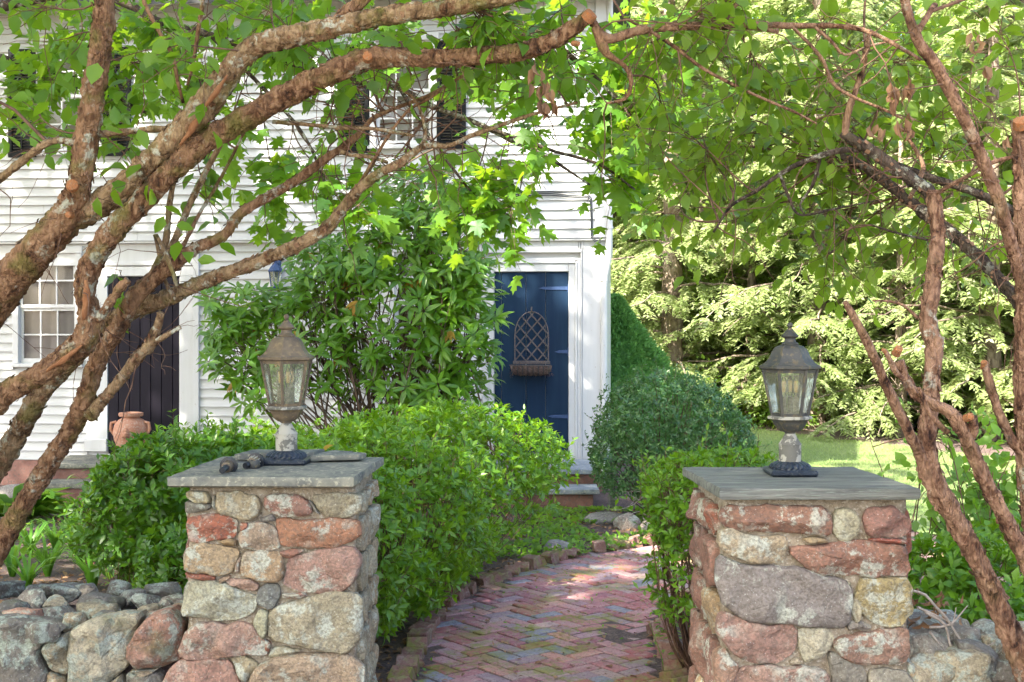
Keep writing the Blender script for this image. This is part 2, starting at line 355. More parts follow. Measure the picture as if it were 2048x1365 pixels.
c_ = b.mix(b.math('MULTIPLY', mm, 0.85), c_, b.mix(n1, (0.12, 0.14, 0.015), (0.23, 0.23, 0.04)))
M['brick'] = b.out(b.principled(Base_Color=c_, Roughness=0.9, Specular_IOR_Level=0.25, Normal=b.bump(b.math('ADD', n1, mm), 0.5, 0.006)))
# soil / mulch
b = NB('soil'); p_ = b.pos(); n1 = b.noise(p_, 2.0, 4.0); n2 = b.noise(p_, 45.0, 6.0, 0.7); v1 = b.voro(p_, 55.0, 1)
c_ = b.mix(b.ramp(n2, [(0.35, 0.0), (0.65, 1.0)]), (0.055, 0.035, 0.032), (0.17, 0.115, 0.10))
c_ = b.mix(b.ramp(n1, [(0.5, 0.0), (0.7, 0.5)]), c_, (0.19, 0.14, 0.11))
M['soil'] = b.out(b.principled(Base_Color=c_, Roughness=0.95, Normal=b.bump(n2, 0.9, 0.03)))
b = NB('lawn'); p_ = b.pos(); n1 = b.noise(p_, 0.8, 4.0); n2 = b.noise(p_, 60.0, 4.0, 0.7)
c_ = b.mix(b.ramp(n1, [(0.35, 0.0), (0.65, 1.0)]), (0.16, 0.24, 0.06), (0.23, 0.28, 0.10))
c_ = b.mix(b.ramp(n2, [(0.4, 0.4), (0.6, 0.0)]), c_, (0.05, 0.09, 0.02))
M['lawn'] = b.out(b.principled(Base_Color=c_, Roughness=0.9, Normal=b.bump(n2, 0.8, 0.03)))
M['bounce_gravel'] = rough_mat('bounce_gravel', (0.30, 0.27, 0.22), (0.44, 0.40, 0.33), 30.0, 0.95, 0.8)
# ------------------------------------------------------------------ leaf shapes (base at origin, along +Y, face +Z)
def shp(v, t): return (np.array(v, dtype=np.float32), np.array(t, dtype=np.int32))
def oval(wd=0.27, fold=0.07, droop=0.14):
    v = [(0,0,0), (-wd,.32,fold), (0,.34,0.01), (wd,.32,fold), (-wd*.8,.68,fold*.6), (0,.7,-droop*.3), (wd*.8,.68,fold*.6), (0,1,-droop)]
    return shp(v, [(0,2,1),(0,3,2),(1,2,5),(1,5,4),(2,3,6),(2,6,5),(4,5,7),(5,6,7)])
def small(wd=0.24, fold=0.06, droop=0.08):
    v = [(0,0,0), (-wd,.5,fold), (0,.5,0), (wd,.5,fold), (0,1,-droop)]
    return shp(v, [(0,2,1),(0,3,2),(1,2,4),(2,3,4)])
def kite(wd=0.2):
    return shp([(0,0,0), (-wd,.45,.03), (wd,.45,.03), (0,1,-.05)], [(0,2,1),(1,2,3)])
def maple(seed=0):
    r = random.Random(seed)
    half = [(.18,-.07),(.47,.05),(.28,.2),(.42,.3),(.64,.62),(.4,.55),(.2,.52),(.28,.78),(.11,.8)]
    pts = [(0,0)]+[(x+r.uniform(-.02,.02), y+r.uniform(-.02,.02)) for x,y in half]+[(0,1.02)]+[(-x+r.uniform(-.02,.02), y+r.uniform(-.02,.02)) for x,y in half[::-1]]
    v = [(0,.36,0.0)]+[(x*.95, y, -0.16*(x*x+ (y-.36)**2)+r.uniform(-.03,.03)) for x,y in pts]
    n = len(pts)
    return shp(v, [(0, 1+i, 1+(i+1)%n) for i in range(n)])
def blade(): # grass / lily blade, arching
    v = []; 
    for t, wd in ((0,.024),(.35,.030),(.7,.02),(1,.0)):
        y = .55*t*t+.1*t; z = t*(1.0-.38*t*t)
        v += [(-wd,y,z),(wd,y,z)] if wd else [(0,y,z)]
    return shp(v, [(0,1,3),(0,3,2),(2,3,5),(2,5,4),(4,5,6)])

def norm(a):
    return a/np.maximum(np.linalg.norm(a, axis=-1, keepdims=True), 1e-9)
def frames(d, n):
    d = norm(d); s = norm(np.cross(d, n)); n = np.cross(s, d)
    return d, s, n
def scatter(shape, pos, d, nrm, size):
    T, tri = shape; pos = np.asarray(pos, dtype=np.float64); n = len(pos)
    if n == 0: return np.zeros((0,3)), np.zeros((0,3), int)
    d, s, nn = frames(np.asarray(d, float), np.asarray(nrm, float)); size = np.broadcast_to(np.asarray(size, float), (n,))
    V = pos[:,None,:]+size[:,None,None]*(T[None,:,0:1]*s[:,None,:]+T[None,:,1:2]*d[:,None,:]+T[None,:,2:3]*nn[:,None,:])
    I = tri[None]+(np.arange(n)*len(T))[:,None,None]
    return V.reshape(-1,3), I.reshape(-1,3)
def join(parts):
    V = []; I = []; k = 0
    for v, t in parts:
        V.append(v); I.append(t+k); k += len(v)
    return np.concatenate(V), np.concatenate(I)

class Leaves:
    """leaf positions of one plant; the largest in view become single objects, the rest one mesh"""
    def __init__(s): s.p = []; s.d = []; s.n = []; s.s = []
    def add(s, p, d, n, size):
        s.p.append(np.atleast_2d(p)); s.d.append(np.atleast_2d(d)); s.n.append(np.atleast_2d(n))
        s.s.append(np.broadcast_to(size, (len(s.p[-1]),)).astype(float))
    def build(s, root, shapes, mat, single=0, name='leaf', mass='foliage', sel=None):
        p = np.concatenate(s.p); d = np.concatenate(s.d); n = np.concatenate(s.n); z = np.concatenate(s.s)
        off = np.array(root_off(root)); cnt = len(p); take = np.zeros(cnt, bool)
        if single:
            c = p+norm(d)*z[:,None]*.5
            Y = np.maximum(c[:,1], .1); px = 1024+c[:,0]/Y*F; py = HOR-(c[:,2]-EYE)/Y*F
            inside = (px > 4) & (px < 2044) & (py > 4) & (py < 1360)
            dd, ss, nn = frames(d, n)
            facing = np.abs((nn*norm(c-np.array([0,0,EYE]))).sum(1))
            score = np.where(inside, z/Y*(0.35+facing)/(1+0.25*(Y-Y.min())), -1)
            take[np.argsort(-score)[:single]] = True; take &= inside
            meshes = []
            for k, sh in enumerate(shapes):
                me = np_mesh(name, sh[0], sh[1]); me.materials.append(mat); meshes.append(me)
            for i in np.nonzero(take)[0]:
                o = bpy.data.objects.new(name, meshes[i % len(meshes)]); COL.objects.link(o); o.parent = root
                q = p[i]-off
                m = Matrix(((ss[i,0]*z[i], dd[i,0]*z[i], nn[i,0]*z[i], q[0]), (ss[i,1]*z[i], dd[i,1]*z[i], nn[i,1]*z[i], q[1]),
                            (ss[i,2]*z[i], dd[i,2]*z[i], nn[i,2]*z[i], q[2]), (0,0,0,1)))
                o.matrix_local = m
        rest = np.nonzero(~take)[0]; parts = []
        for k, sh in enumerate(shapes):
            ii = rest[rest % len(shapes) == k]
            parts.append(scatter(sh, p[ii]-off, d[ii], n[ii], z[ii]))
        V, I = join(parts)
        if len(V): link(mass, np_mesh(mass, V, I), mat, root, 'stuff')
        return cnt

# ------------------------------------------------------------------ branches
def smooth_path(pts, rad, step):
    pts = [np.array(p, float) for p in pts]; rad = list(rad)
    P0 = [2*pts[0]-pts[1]]+pts+[2*pts[-1]-pts[-2]]; out = []; ro = []
    for i in range(len(pts)-1):
        p0, p1, p2, p3 = P0[i:i+4]; L = np.linalg.norm(p2-p1); m = max(2, int(L/step))
        for k in range(m):
            t = k/m
            out.append(0.5*((2*p1)+(-p0+p2)*t+(2*p0-5*p1+4*p2-p3)*t*t+(-p0+3*p1-3*p2+p3)*t**3)); ro.append(rad[i]*(1-t)+rad[i+1]*t)
    out.append(pts[-1]); ro.append(rad[-1])
    return np.array(out), np.array(ro)
def tube_frames(path):
    n = len(path); d = np.zeros_like(path); d[1:-1] = path[2:]-path[:-2]; d[0] = path[1]-path[0]; d[-1] = path[-1]-path[-2]; d = norm(d)
    u = np.cross(d[0], [0.31, 0.77, 0.2]); u /= np.linalg.norm(u); U = [u]
    for i in range(1, n):
        u = U[-1]-d[i]*np.dot(U[-1], d[i]); U.append(u/np.linalg.norm(u))
    U = np.array(U); return d, U, np.cross(d, U)
def limb(name, pts, rad, mat, root, seg=20, step=0.011, rough=0.16, seed=0, swell=0.08):
    """bark covered tube: plates and furrows are real relief"""
    path, r = smooth_path(pts, rad, step); d, U, B = tube_frames(path); n = len(path); off = np.array(root_off(root))
    V = np.zeros((n, seg, 3)); s = 0.0
    for i in range(n):
        if i: s += np.linalg.norm(path[i]-path[i-1])
        rr = max(r[i], .004); amp = min(rr*rough*1.15, .0085); K = 62.0; tw = s*2.2
        for k in range(seg):
            a = 2*math.pi*k/seg; ca, sa = math.cos(a), math.sin(a)
            f = 1+swell*noise.noise((ca*.9+seed, sa*.9, s*5.0))+0.05*noise.noise((s*9, seed*3.1, 0))
            wq = .5*noise.noise((ca*3, sa*3, s*14+seed))
            vd, vp = noise.voronoi((ca*rr*K+seed+wq, sa*rr*K+wq, s*24.0+wq))
            pl = min(1.0, (vd[1]-vd[0])/.30); hh = pl*(.35+.9*noise.cell(vp[0]*5.3))
            e2 = noise.noise((ca*rr*150, sa*rr*150+seed, s*70))
            f += (amp*(hh-.45)+amp*.35*e2)/rr
            V[i,k] = path[i]+(U[i]*ca+B[i]*sa)*r[i]*f
    V = V.reshape(-1,3)-off; T = []
    a = np.arange(seg); b2 = (a+1) % seg
    for i in range(n-1):
        T.append(np.stack([i*seg+a, i*seg+b2, (i+1)*seg+b2], 1)); T.append(np.stack([i*seg+a, (i+1)*seg+b2, (i+1)*seg+a], 1))
    V = np.concatenate([V, [path[0]-off], [path[-1]-off]]); c0, c1 = n*seg, n*seg+1
    T.append(np.stack([b2, a, np.full(seg, c0)], 1)); T.append(np.stack([(n-1)*seg+a, (n-1)*seg+b2, np.full(seg, c1)], 1))
    return link(name, np_mesh(name, V, np.concatenate(T)), mat, root), path
def flakes(paths, n, root, mat, rmin=.018):
    """loose curling bark flakes standing off the stems"""
    off = np.array(root_off(root)); Ps, Ds, Ns, Ss = [], [], [], []
    for path, r in paths:
        L = np.linalg.norm(np.diff(path, axis=0), axis=1).sum(); m = int(n*L*np.mean(r)*20)
        if np.mean(r) < rmin: m = m//3
        d, U, B = tube_frames(path); i = rng.integers(1, len(path)-1, max(2, m)); a = rng.uniform(0, 6.283, len(i))
        o = U[i]*np.cos(a)[:,None]+B[i]*np.sin(a)[:,None]; sg = np.where(rng.random(len(i)) < .5, 1, -1)[:,None]
        Ps.append(path[i]+o*r[i][:,None]*.97); Ds.append(d[i]*sg+o*rng.uniform(.0,.30,(len(i),1))); Ns.append(o-d[i]*sg*.3); Ss.append(np.minimum(rng.uniform(.010,.026,len(i)), r[i]*.8))
    sh = shp([(-.35,0,0),(.35,0,0),(-.48,.5,.10),(.46,.55,.06),(-.38,1,.18),(.40,.92,.16)], [(0,1,3),(0,3,2),(2,3,5),(2,5,4)])
    V, I = scatter(sh, np.concatenate(Ps), np.concatenate(Ds), np.concatenate(Ns), np.concatenate(Ss)); link('bark_flakes', np_mesh('bark_flakes', V-off, I), mat, root, 'stuff')
def pxl(lst):
    """[(px, py, Y, width_px)] -> points, radii"""
    return [P(x, y, Y) for x, y, Y, wd in lst], [wd/F*Y/2 for x, y, Y, wd in lst]
class Sticks:
    """thin twigs gathered into one mesh"""
    def __init__(s, n=4): s.parts = []; s.n = n
    def add(s, pts, r0, r1):
        pts = np.asarray(pts, float); m = len(pts); d, U, B = tube_frames(pts); n = s.n
        r = np.linspace(r0, r1, m)[:,None]; V = np.concatenate([pts+ (U*math.cos(2*math.pi*k/n)+B*math.sin(2*math.pi*k/n))*r for k in range(n)], 1).reshape(m, n, 3).reshape(-1,3)
        a = np.arange(n); b2 = (a+1) % n
        T = np.concatenate([np.concatenate([np.stack([i*n+a, i*n+b2, (i+1)*n+b2],1), np.stack([i*n+a, (i+1)*n+b2, (i+1)*n+a],1)]) for i in range(m-1)])
        s.parts.append((V, T))
    def build(s, root, mat, name='twigs', kind='stuff'):
        if not s.parts: return
        V, I = join(s.parts); return link(name, np_mesh(name, V-np.array(root_off(root)), I), mat, root, kind)
def wander(p, d, L, k, jit, grav=0.0):
    p = np.array(p, float); d = norm(np.array(d, float)); out = [p]
    for i in range(k):
        d = norm(d+rng.normal(0, jit, 3)+np.array([0,0,-grav])); p = p+d*L/k; out.append(p)
    return np.array(out)
def curve_to(a, b, k=6, sag=0.12):
    a = np.array(a, float); b = np.array(b, float); L = np.linalg.norm(b-a)
    m1 = a+(b-a)*.35+rng.normal(0, sag*L, 3); m2 = a+(b-a)*.7+rng.normal(0, sag*.7*L, 3)
    t = np.linspace(0, 1, k+1)[:,None]
    return (1-t)**3*a+3*(1-t)**2*t*m1+3*(1-t)*t*t*m2+t**3*b

def foliage_cloud(lv, st, limbs, c, rad, ntwig, leaf=(0.06, 0.085), gap=0.05, tl=(0.2, 0.42), droop=0.25, pet=0.012, per=1, branch_r=0.006, hang=0.5):
    """twigs that start on branches reaching from the nearest limb; leaves alternate along them"""
    c = np.array(c, float); rad = np.array(rad, float); nb = max(1, int(ntwig/7)); br = []
    for i in range(nb):
        v = rng.normal(0, 1, 3); v = v/np.linalg.norm(v)*rng.uniform(.2, 1)**.5; e = c+v*rad*.85
        if limbs is not None:
            dist = np.linalg.norm(limbs-e, axis=1); j = np.argsort(dist)[rng.integers(0, max(1, min(40, len(dist))))]; a = limbs[j]
        else: a = c+rng.normal(0, .3, 3)*rad
        if np.linalg.norm(e-a) > 2.2: a = e+(a-e)/np.linalg.norm(e-a)*1.2
        cu = curve_to(a, e, 8, .14); L = np.linalg.norm(e-a); st.add(cu, branch_r*min(1.6, .6+L*.5), branch_r*.35); br.append(cu)
    for i in range(ntwig):
        cu = br[rng.integers(nb)]; k = rng.integers(4, 9); base = cu[k]
        d = norm(cu[min(k,7)+1]-cu[min(k,7)])*.6+rng.normal(0, .6, 3)+np.array([0,0,-droop*.6]); L = rng.uniform(*tl)
        tw = wander(base, d, L, 5, .22, droop*.25); st.add(tw, branch_r*.38, branch_r*.16)
        m = max(2, int(L/gap)); t = (np.arange(m)+rng.uniform(.2,.9,m))/m*5; t = np.clip(t, .6, 4.999); ii = t.astype(int); fr = (t-ii)[:,None]
        pos = tw[ii]*(1-fr)+tw[ii+1]*fr; td = norm(tw[ii+1]-tw[ii])
        for rep in range(per):
            side = norm(np.cross(td, rng.normal(0, 1, (m,3))))
            ld = norm(td*rng.uniform(.1,.9,(m,1))+side*1.0+np.array([0,0,-hang])*rng.uniform(.3,1.3,(m,1)))
            ln = norm(np.array([0,-.25,.8])+rng.normal(0,.42,(m,3)))
            lv.add(pos+ld*pet, ld, ln, rng.uniform(leaf[0], leaf[1], m))

# ------------------------------------------------------------------ stones
def rock(name, c, rx, ry, rz, mat, root, col, seed=0, sub=3, box=0.55, amp=0.16, rot=0.0):
    import bmesh
    bm = bmesh.new(); bmesh.ops.create_icosphere(bm, subdivisions=sub, radius=1.0)
    off = root_off(root); c = Vector(c)-off; cr, sr = math.cos(rot), math.sin(rot)
    rr_ = random.Random(seed); cutp = [(Vector((rr_.gauss(0,1), rr_.gauss(0,1), rr_.gauss(0,1))).normalized(), rr_.uniform(.62,.9)) for _ in range(9)]
    for v in bm.verts:
        n = v.co.normalized()
        e = max(abs(n.x), abs(n.y), abs(n.z)); p = n*(1-box+box/e*0.86)
        g = 1+amp*noise.noise(n*1.3+Vector((seed*3.7, seed, 0)))*1.3+amp*.55*noise.noise(n*3.1+Vector((seed, 0, seed*2.1)))+amp*.16*noise.noise(n*9+Vector((0, seed, 0)))
        p = p*g
        for cn, cd_ in cutp:
            e_ = p.dot(cn)-cd_
            if e_ > 0: p = p-cn*e_*.85
        x, y, z = p.x*rx, p.y*ry, p.z*rz
        v.co = c+Vector((x*cr-y*sr, x*sr+y*cr, z))
    me = bpy.data.meshes.new(name); bm.to_mesh(me); bm.free()
    me.polygons.foreach_set('use_smooth', np.full(len(me.polygons), True, dtype=bool))
    o = link(name, me, mat, root); o.color = tuple(col)+(1,)
    return o
def chaikin(p, n):
    for _ in range(n):
        q = []
        for i in range(len(p)):
            a, b2 = p[i], p[(i+1) % len(p)]
            q += [(a[0]*.86+b2[0]*.14, a[1]*.86+b2[1]*.14), (a[0]*.14+b2[0]*.86, a[1]*.14+b2[1]*.86)]
        p = q
    return p
def face_stone(outline, mapf, bulge, root, col, mat, seed=0, n=30, deep=0.10, tilt=0.25):
    """a stone from its outline on a wall face; mapf(a, b, out) places it, out = metres proud of the face"""
    p = np.array(chaikin(outline, 2)); seg = np.linalg.norm(np.roll(p, -1, 0)-p, axis=1); cum = np.concatenate([[0], np.cumsum(seg)])
    t = np.linspace(0, cum[-1], n, endpoint=False); p2 = np.vstack([p, p[:1]])
    q = np.stack([np.interp(t, cum, p2[:,0]), np.interp(t, cum, p2[:,1])], 1)
    c = (q.max(0)+q.min(0))/2; size = (q.max(0)-q.min(0)); r = random.Random(seed)
    tx, ty = r.uniform(-tilt, tilt), r.uniform(-tilt, tilt)
    rings = [(0.92, -deep), (1.03, -.035), (1.04, 0.0), (1.02, .50), (.975, .80), (.90, .94), (.76, 1.0), (.60, 1.0), (.42, 1.0), (.2, 1.0)]
    planes = [(r.uniform(-1.5,1.5), r.uniform(-1.5,1.5), r.uniform(.75,1.15)) for _ in range(4)]
    off = root_off(root); V = []
    def put(x, y, h):
        rel = ((x-c[0])/max(size[0],1e-3), (y-c[1])/max(size[1],1e-3))
        if h > 0:
            fc = min([1.15]+[pc+pa*rel[0]+pb*rel[1] for pa, pb, pc in planes])
            o_ = bulge*h*max(.25, fc)*(1+tx*rel[0]+ty*rel[1])
            o_ += (bulge*.42*noise.noise((x*11+seed*5.3, y*11, seed))+bulge*.22*noise.noise((x*30, y*30+seed, 1.0)))*min(1, h*1.5)
            g1 = noise.cell((x*9+seed*1.7, y*12, seed*.37)); fa = noise.noise((x*6+seed, y*6, 5.0)); o_ += bulge*(.5*(abs(fa)-.25)+.10*(g1-.5))*min(1, h*1.2)
            vd = noise.voronoi((x*8+seed*2.3, y*8, seed*.9))[0]; o_ += bulge*.55*(vd[1]-vd[0]-.3)*h
        else: o_ = h
        wob = .010
        x += wob*noise.noise((x*22, y*22, seed+3.3)); y += wob*noise.noise((x*22, y*22, seed+9.1))
        return mapf(x, y, o_)-off
    for f, h in rings:
        for x, y in q: V.append(put(c[0]+(x-c[0])*f, c[1]+(y-c[1])*f, h))
    V.append(put(c[0], c[1], 1.0)); faces = []
    for i in range(len(rings)-1):
        for k in range(n): faces.append((i*n+k, i*n+(k+1)%n, (i+1)*n+(k+1)%n, (i+1)*n+k))
    L = (len(rings)-1)*n
    for k in range(n): faces.append((L+k, L+(k+1)%n, len(V)-1))
    faces.append(tuple(range(n-1, -1, -1)))
    me = py_mesh('stone', V, faces, True); me.validate()

    # make normals face outwards
    import bmesh
    bm = bmesh.new(); bm.from_mesh(me); bmesh.ops.recalc_face_normals(bm, faces=bm.faces); bm.to_mesh(me); bm.free()
    try: me.set_sharp_from_angle(angle=R(33))
    except Exception: pass
    o = link('stone', me, mat, root); o.color = tuple(col)+(1,)
    return o
def rough_slab(name, x0, x1, y0, y1, z0, z1, mat, root, seed=0, amp=0.006, nx=28, ny=14, poly=None):
    """a slab with chipped uneven edges"""
    V = []; off = root_off(root)
    us = np.linspace(0, 1, nx+1); loop = []
    if poly is None:
        loop = [(x0+(x1-x0)*u, y0) for u in us[:-1]]+[(x1, y0+(y1-y0)*u) for u in np.linspace(0,1,ny+1)[:-1]]+[(x1+(x0-x1)*u, y1) for u in us[:-1]]+[(x0, y1+(y0-y1)*u) for u in np.linspace(0,1,ny+1)[:-1]]
    else:
        for i in range(len(poly)):
            a, b2 = poly[i], poly[(i+1) % len(poly)]; m = max(2, int(math.hypot(b2[0]-a[0], b2[1]-a[1])/.025))
            loop += [(a[0]+(b2[0]-a[0])*k/m, a[1]+(b2[1]-a[1])*k/m) for k in range(m)]
    n = len(loop); cx = sum(p[0] for p in loop)/n; cy_ = sum(p[1] for p in loop)/n; h = z1-z0
    for f, z in ((0.97, z0), (1.0, z0+h*.18), (1.0, z0+h*.5), (1.0, z0+h*.82), (.992, z1), (.8, z1), (.4, z1)):
        for x, y in loop:
            e = amp*noise.noise((x*14+seed, y*14, z*30))+amp*.7*noise.noise((x*45, y*45+seed, z*60)) if f > .9 else 0
            s = 1+e/max(.12, math.hypot(x-cx, y-cy_))
            V.append(Vector((cx+(x-cx)*f*s, cy_+(y-cy_)*f*s, z+(.004*noise.noise((x*9*f, y*9*f, seed)) if z == z1 else 0)))-off)
    V.append(Vector((cx, cy_, z1))-off); F_ = []
    for i in range(6):
        for k in range(n): F_.append((i*n+k, i*n+(k+1)%n, (i+1)*n+(k+1)%n, (i+1)*n+k))
    for k in range(n): F_.append((6*n+k, 6*n+(k+1)%n, 7*n))
    F_.append(tuple(range(n-1,-1,-1)))
    me = py_mesh(name, V, F_, True)
    try: me.set_sharp_from_angle(angle=R(40))
    except Exception: pass
    return link(name, me, mat, root)
# ------------------------------------------------------------------ ground
def inside(poly, x, y):
    c = False; n = len(poly)
    for i in range(n):
        (x1, y1), (x2, y2) = poly[i], poly[(i+1) % n]
        if (y1 > y) != (y2 > y) and x < (x2-x1)*(y-y1)/(y2-y1)+x1: c = not c
    return c
def sheet(name, xs, ys, mat, lift=0.0, kind='structure', keep=None):
    V = [(x, y, gz(x, y)+lift) for y in ys for x in xs]; nx = len(xs); F_ = []
    for j in range(len(ys)-1):
        for i in range(nx-1):
            if keep is None or keep((xs[i]+xs[i+1])/2, (ys[j]+ys[j+1])/2): F_.append((j*nx+i, j*nx+i+1, (j+1)*nx+i+1, (j+1)*nx+i))
    o = link(name, py_mesh(name, V, F_, True), mat, None, kind); return o
gx = np.concatenate([[-300,-120,-60,-30,-16], np.linspace(-9, 9, 73), [14,22,40,90,300]]); gy = np.concatenate([[-200,-60,-20,-6,-2], np.linspace(1, 30, 88), [40,60,120,400]])
sheet('ground', gx, gy, M['soil'])
LAWN = [(1.55,11.9),(2.4,10.9),(4.6,10.6),(14,9.5),(30,9.0),(30,15.0),(9,15.6),(7.2,17.2),(5.6,20.2),(4.4,22.6),(2.4,25),(1.9,18.5)]
sheet('lawn', np.linspace(1.4, 30, 110), np.linspace(9, 25.2, 70), M['lawn'], 0.012, keep=lambda x, y: inside(LAWN, x, y))
sheet('bounce_driveway', np.linspace(-40, 40, 40), np.linspace(-40, 2.9, 30), M['bounce_gravel'], 0.02)  # unseen pale drive, added to bounce warm light towards the gate

# ------------------------------------------------------------------ house (local: u to the right, v into the house, w up)
HA = Vector((1.027, 13.8, 0)); HB = Vector((-5.92, 14.45, 0)); HU = (HA-HB).normalized(); HV = Vector((-HU.y, HU.x, 0))
HANG = math.atan2(HU.y, HU.x)
def hw(px, py, v=0.0):
    d = Vector(((px-1024)/F, 1.0, (HOR-py)/F)); c = Vector((0,0,EYE)); o = HA+HV*v
    t = HV.dot(o-c)/HV.dot(d); p = c+d*t; q = p-HA
    return HU.dot(q), p.z
def hworld(u, v, w): return HA+HU*u+HV*v+Vector((0,0,w))
house = empty('clapboard_house', HA, 'white clapboard two storey house with black shutters and a navy plank door', 'house', rz=HANG)
UL = -11.0                                                  # left end of the facade
wsill, wjet, weave = 0.20, hw(600, 481)[1], 5.42
UPV = -0.07                                                 # the upper storey stands proud
def window_spec(x0, x1, y0, y1, v=0.0):
    u0, w1 = hw(x0, y0, v); u1, _ = hw(x1, y0, v); _, w0 = hw(x1, y1, v); return [u0, u1, w0, w1]
W_low = window_spec(40, 154, 508, 724)
W_mid = window_spec(790, 868, 505, 706)
W_up1 = window_spec(80, 200, 92, 300, UPV)
W_up2 = window_spec(753, 864, 84, 287, UPV)
D_l = [hw(217, 553)[0], hw(360, 553)[0], 0.27, hw(290, 553)[1]]
D_r = [hw(989, 544)[0], hw(1137, 544)[0], hw(1137, 905)[1]-.01, hw(1060, 544)[1]]
def with_holes(u0, u1, w0, w1, holes):
    us = sorted({u0, u1}|{min(max(h[i], u0), u1) for h in holes for i in (0, 1)}); ws = sorted({w0, w1}|{min(max(h[i], w0), w1) for h in holes for i in (2, 3)})
    for a, b2 in zip(us, us[1:]):
        for c, d in zip(ws, ws[1:]):
            m, k = (a+b2)/2, (c+d)/2
            if b2-a > 1e-4 and d-c > 1e-4 and not any(h[0] < m < h[1] and h[2] < k < h[3] for h in holes): yield a, b2, c, d
bm_ = MB()
for a, b2, c, d in with_holes(UL, 0.0, 0.0, wjet, [W_low, W_mid]): bm_.box(a, b2, 0.012, 0.10, c, d)
for a, b2, c, d in with_holes(UL, 0.03, wjet+.002, weave, [W_up1, W_up2]): bm_.box(a, b2, UPV+.012, UPV+.10, c, d)
bm_.box(-.10, 0.0, .102, 4.2, 0.0, wjet); bm_.box(-.07, .03, UPV+.102, 4.2, wjet+.002, weave)
bm_.box(UL, 0.0, 4.202, 4.3, 0.0, weave)
bm_.build('wall', M['white'], house, local=True)
rm = MB(); rm.box(UL+.05, -.12, 1.6, 1.65, 0.05, weave-.05); rm.box(UL+.05, -.12, .12, 1.59, wjet+.04, wjet+.08); rm.box(UL+.05, -.12, .12, 1.59, .02, .08)
rm.build('room_partition', M['room'], house, local=True)
# roof with its eave and gable
rf = MB(); e0, e1 = -.42, 4.72; rz_ = weave+.9; mid = (e0+e1)/2
rf.add([(UL,e0,weave-.12),(.28,e0,weave-.12),(.28,mid,rz_),(UL,mid,rz_),(UL,e0,weave),(.28,e0,weave),(.28,mid,rz_+.14),(UL,mid,rz_+.14),(.28,e1,weave-.12),(UL,e1,weave-.12),(.28,e1,weave),(UL,e1,weave)],
       [(0,3,2,1),(4,5,6,7),(0,1,5,4),(1,2,6,5),(0,4,7,3),(3,9,8,2),(7,6,10,11),(9,11,10,8),(2,8,10,6),(3,7,11,9)])
rf.build('roof', M['roof'], house, local=True)
gb = MB(); gb.add([(0,UPV+.11,weave+.002),(0,4.2,weave+.002),(0,mid,rz_-.06),(-.08,UPV+.11,weave+.002),(-.08,4.2,weave+.002),(-.08,mid,rz_-.06)],[(0,1,2),(3,5,4),(0,3,4,1),(1,4,5,2),(2,5,3,0)]); gb.build('gable', M['white'], house, local=True)
MB().box(UL, -.02, -.02, .011, -.5, wsill-.01).build('foundation', M['brownstone'], house, local=True)
# clapboards, one object each
def clapboards(u0, u1, w0, w1, v, holes, expo=0.1035, seed=0):
    k = 0; w_ = w0
    while w_ < w1-.02:
        top = min(w_+expo, w1); spans = [(u0, u1)]
        for h in holes:
            if h[2] < top-.02 and h[3] > w_+.02:
                spans = [s for a, b2 in spans for s in ((a, min(b2, h[0])), (max(a, h[1]), b2)) if s[1]-s[0] > .03]
        cutr = random.Random(int(seed*1000+k)); parts_ = []
        for a, b2 in spans:
            while b2-a > 3.2:
                m_ = a+cutr.uniform(1.2, 2.9); parts_.append((a, m_-.0015)); a = m_+.0015
            parts_.append((a, b2))
        for a, b2 in parts_:
            n = max(2, int((b2-a)/.45)); V = []
            for i in range(n+1):
                u = a+(b2-a)*i/n; j = .0035*noise.noise((u*.7, w_*9.3, seed)); j2 = .004*noise.noise((u*.9+7, w_*7.1, seed)); 
                V += [(u, v+.011, w_+j), (u, v-.025+j2*.6, w_+j), (u, v-.022+j2*.6, w_+j+.004), (u, v+.0005, top+.003), (u, v+.011, top+.003)]
            Fc = [(i*5+q, i*5+(q+1)%5, (i+1)*5+(q+1)%5, (i+1)*5+q) for i in range(n) for q in range(5)]+[(4,3,2,1,0), tuple(n*5+q for q in range(5))]
            link('clapboard', py_mesh('clapboard', V, Fc), M['white'], house)
        w_ += expo; k += 1
def grow(h, m, bot=None): return [h[0]-m, h[1]+m, h[2]-(m if bot is None else bot), h[3]+m]
dl_out = hw(175, 600)[0]; dl_right = hw(400, 600)[0]
clapboards(UL, dl_out, wsill, wjet-.24, 0.0, [grow(W_low, .075)], seed=1)
clapboards(dl_right, hw(965, 600)[0], wsill, wjet-.03, 0.0, [grow(W_mid, .07)], seed=2)
clapboards(UL, hw(1190, 420, UPV)[0], wjet+.002, weave-.05, UPV, [grow(W_up1, .075), grow(W_up2, .07)], seed=3)

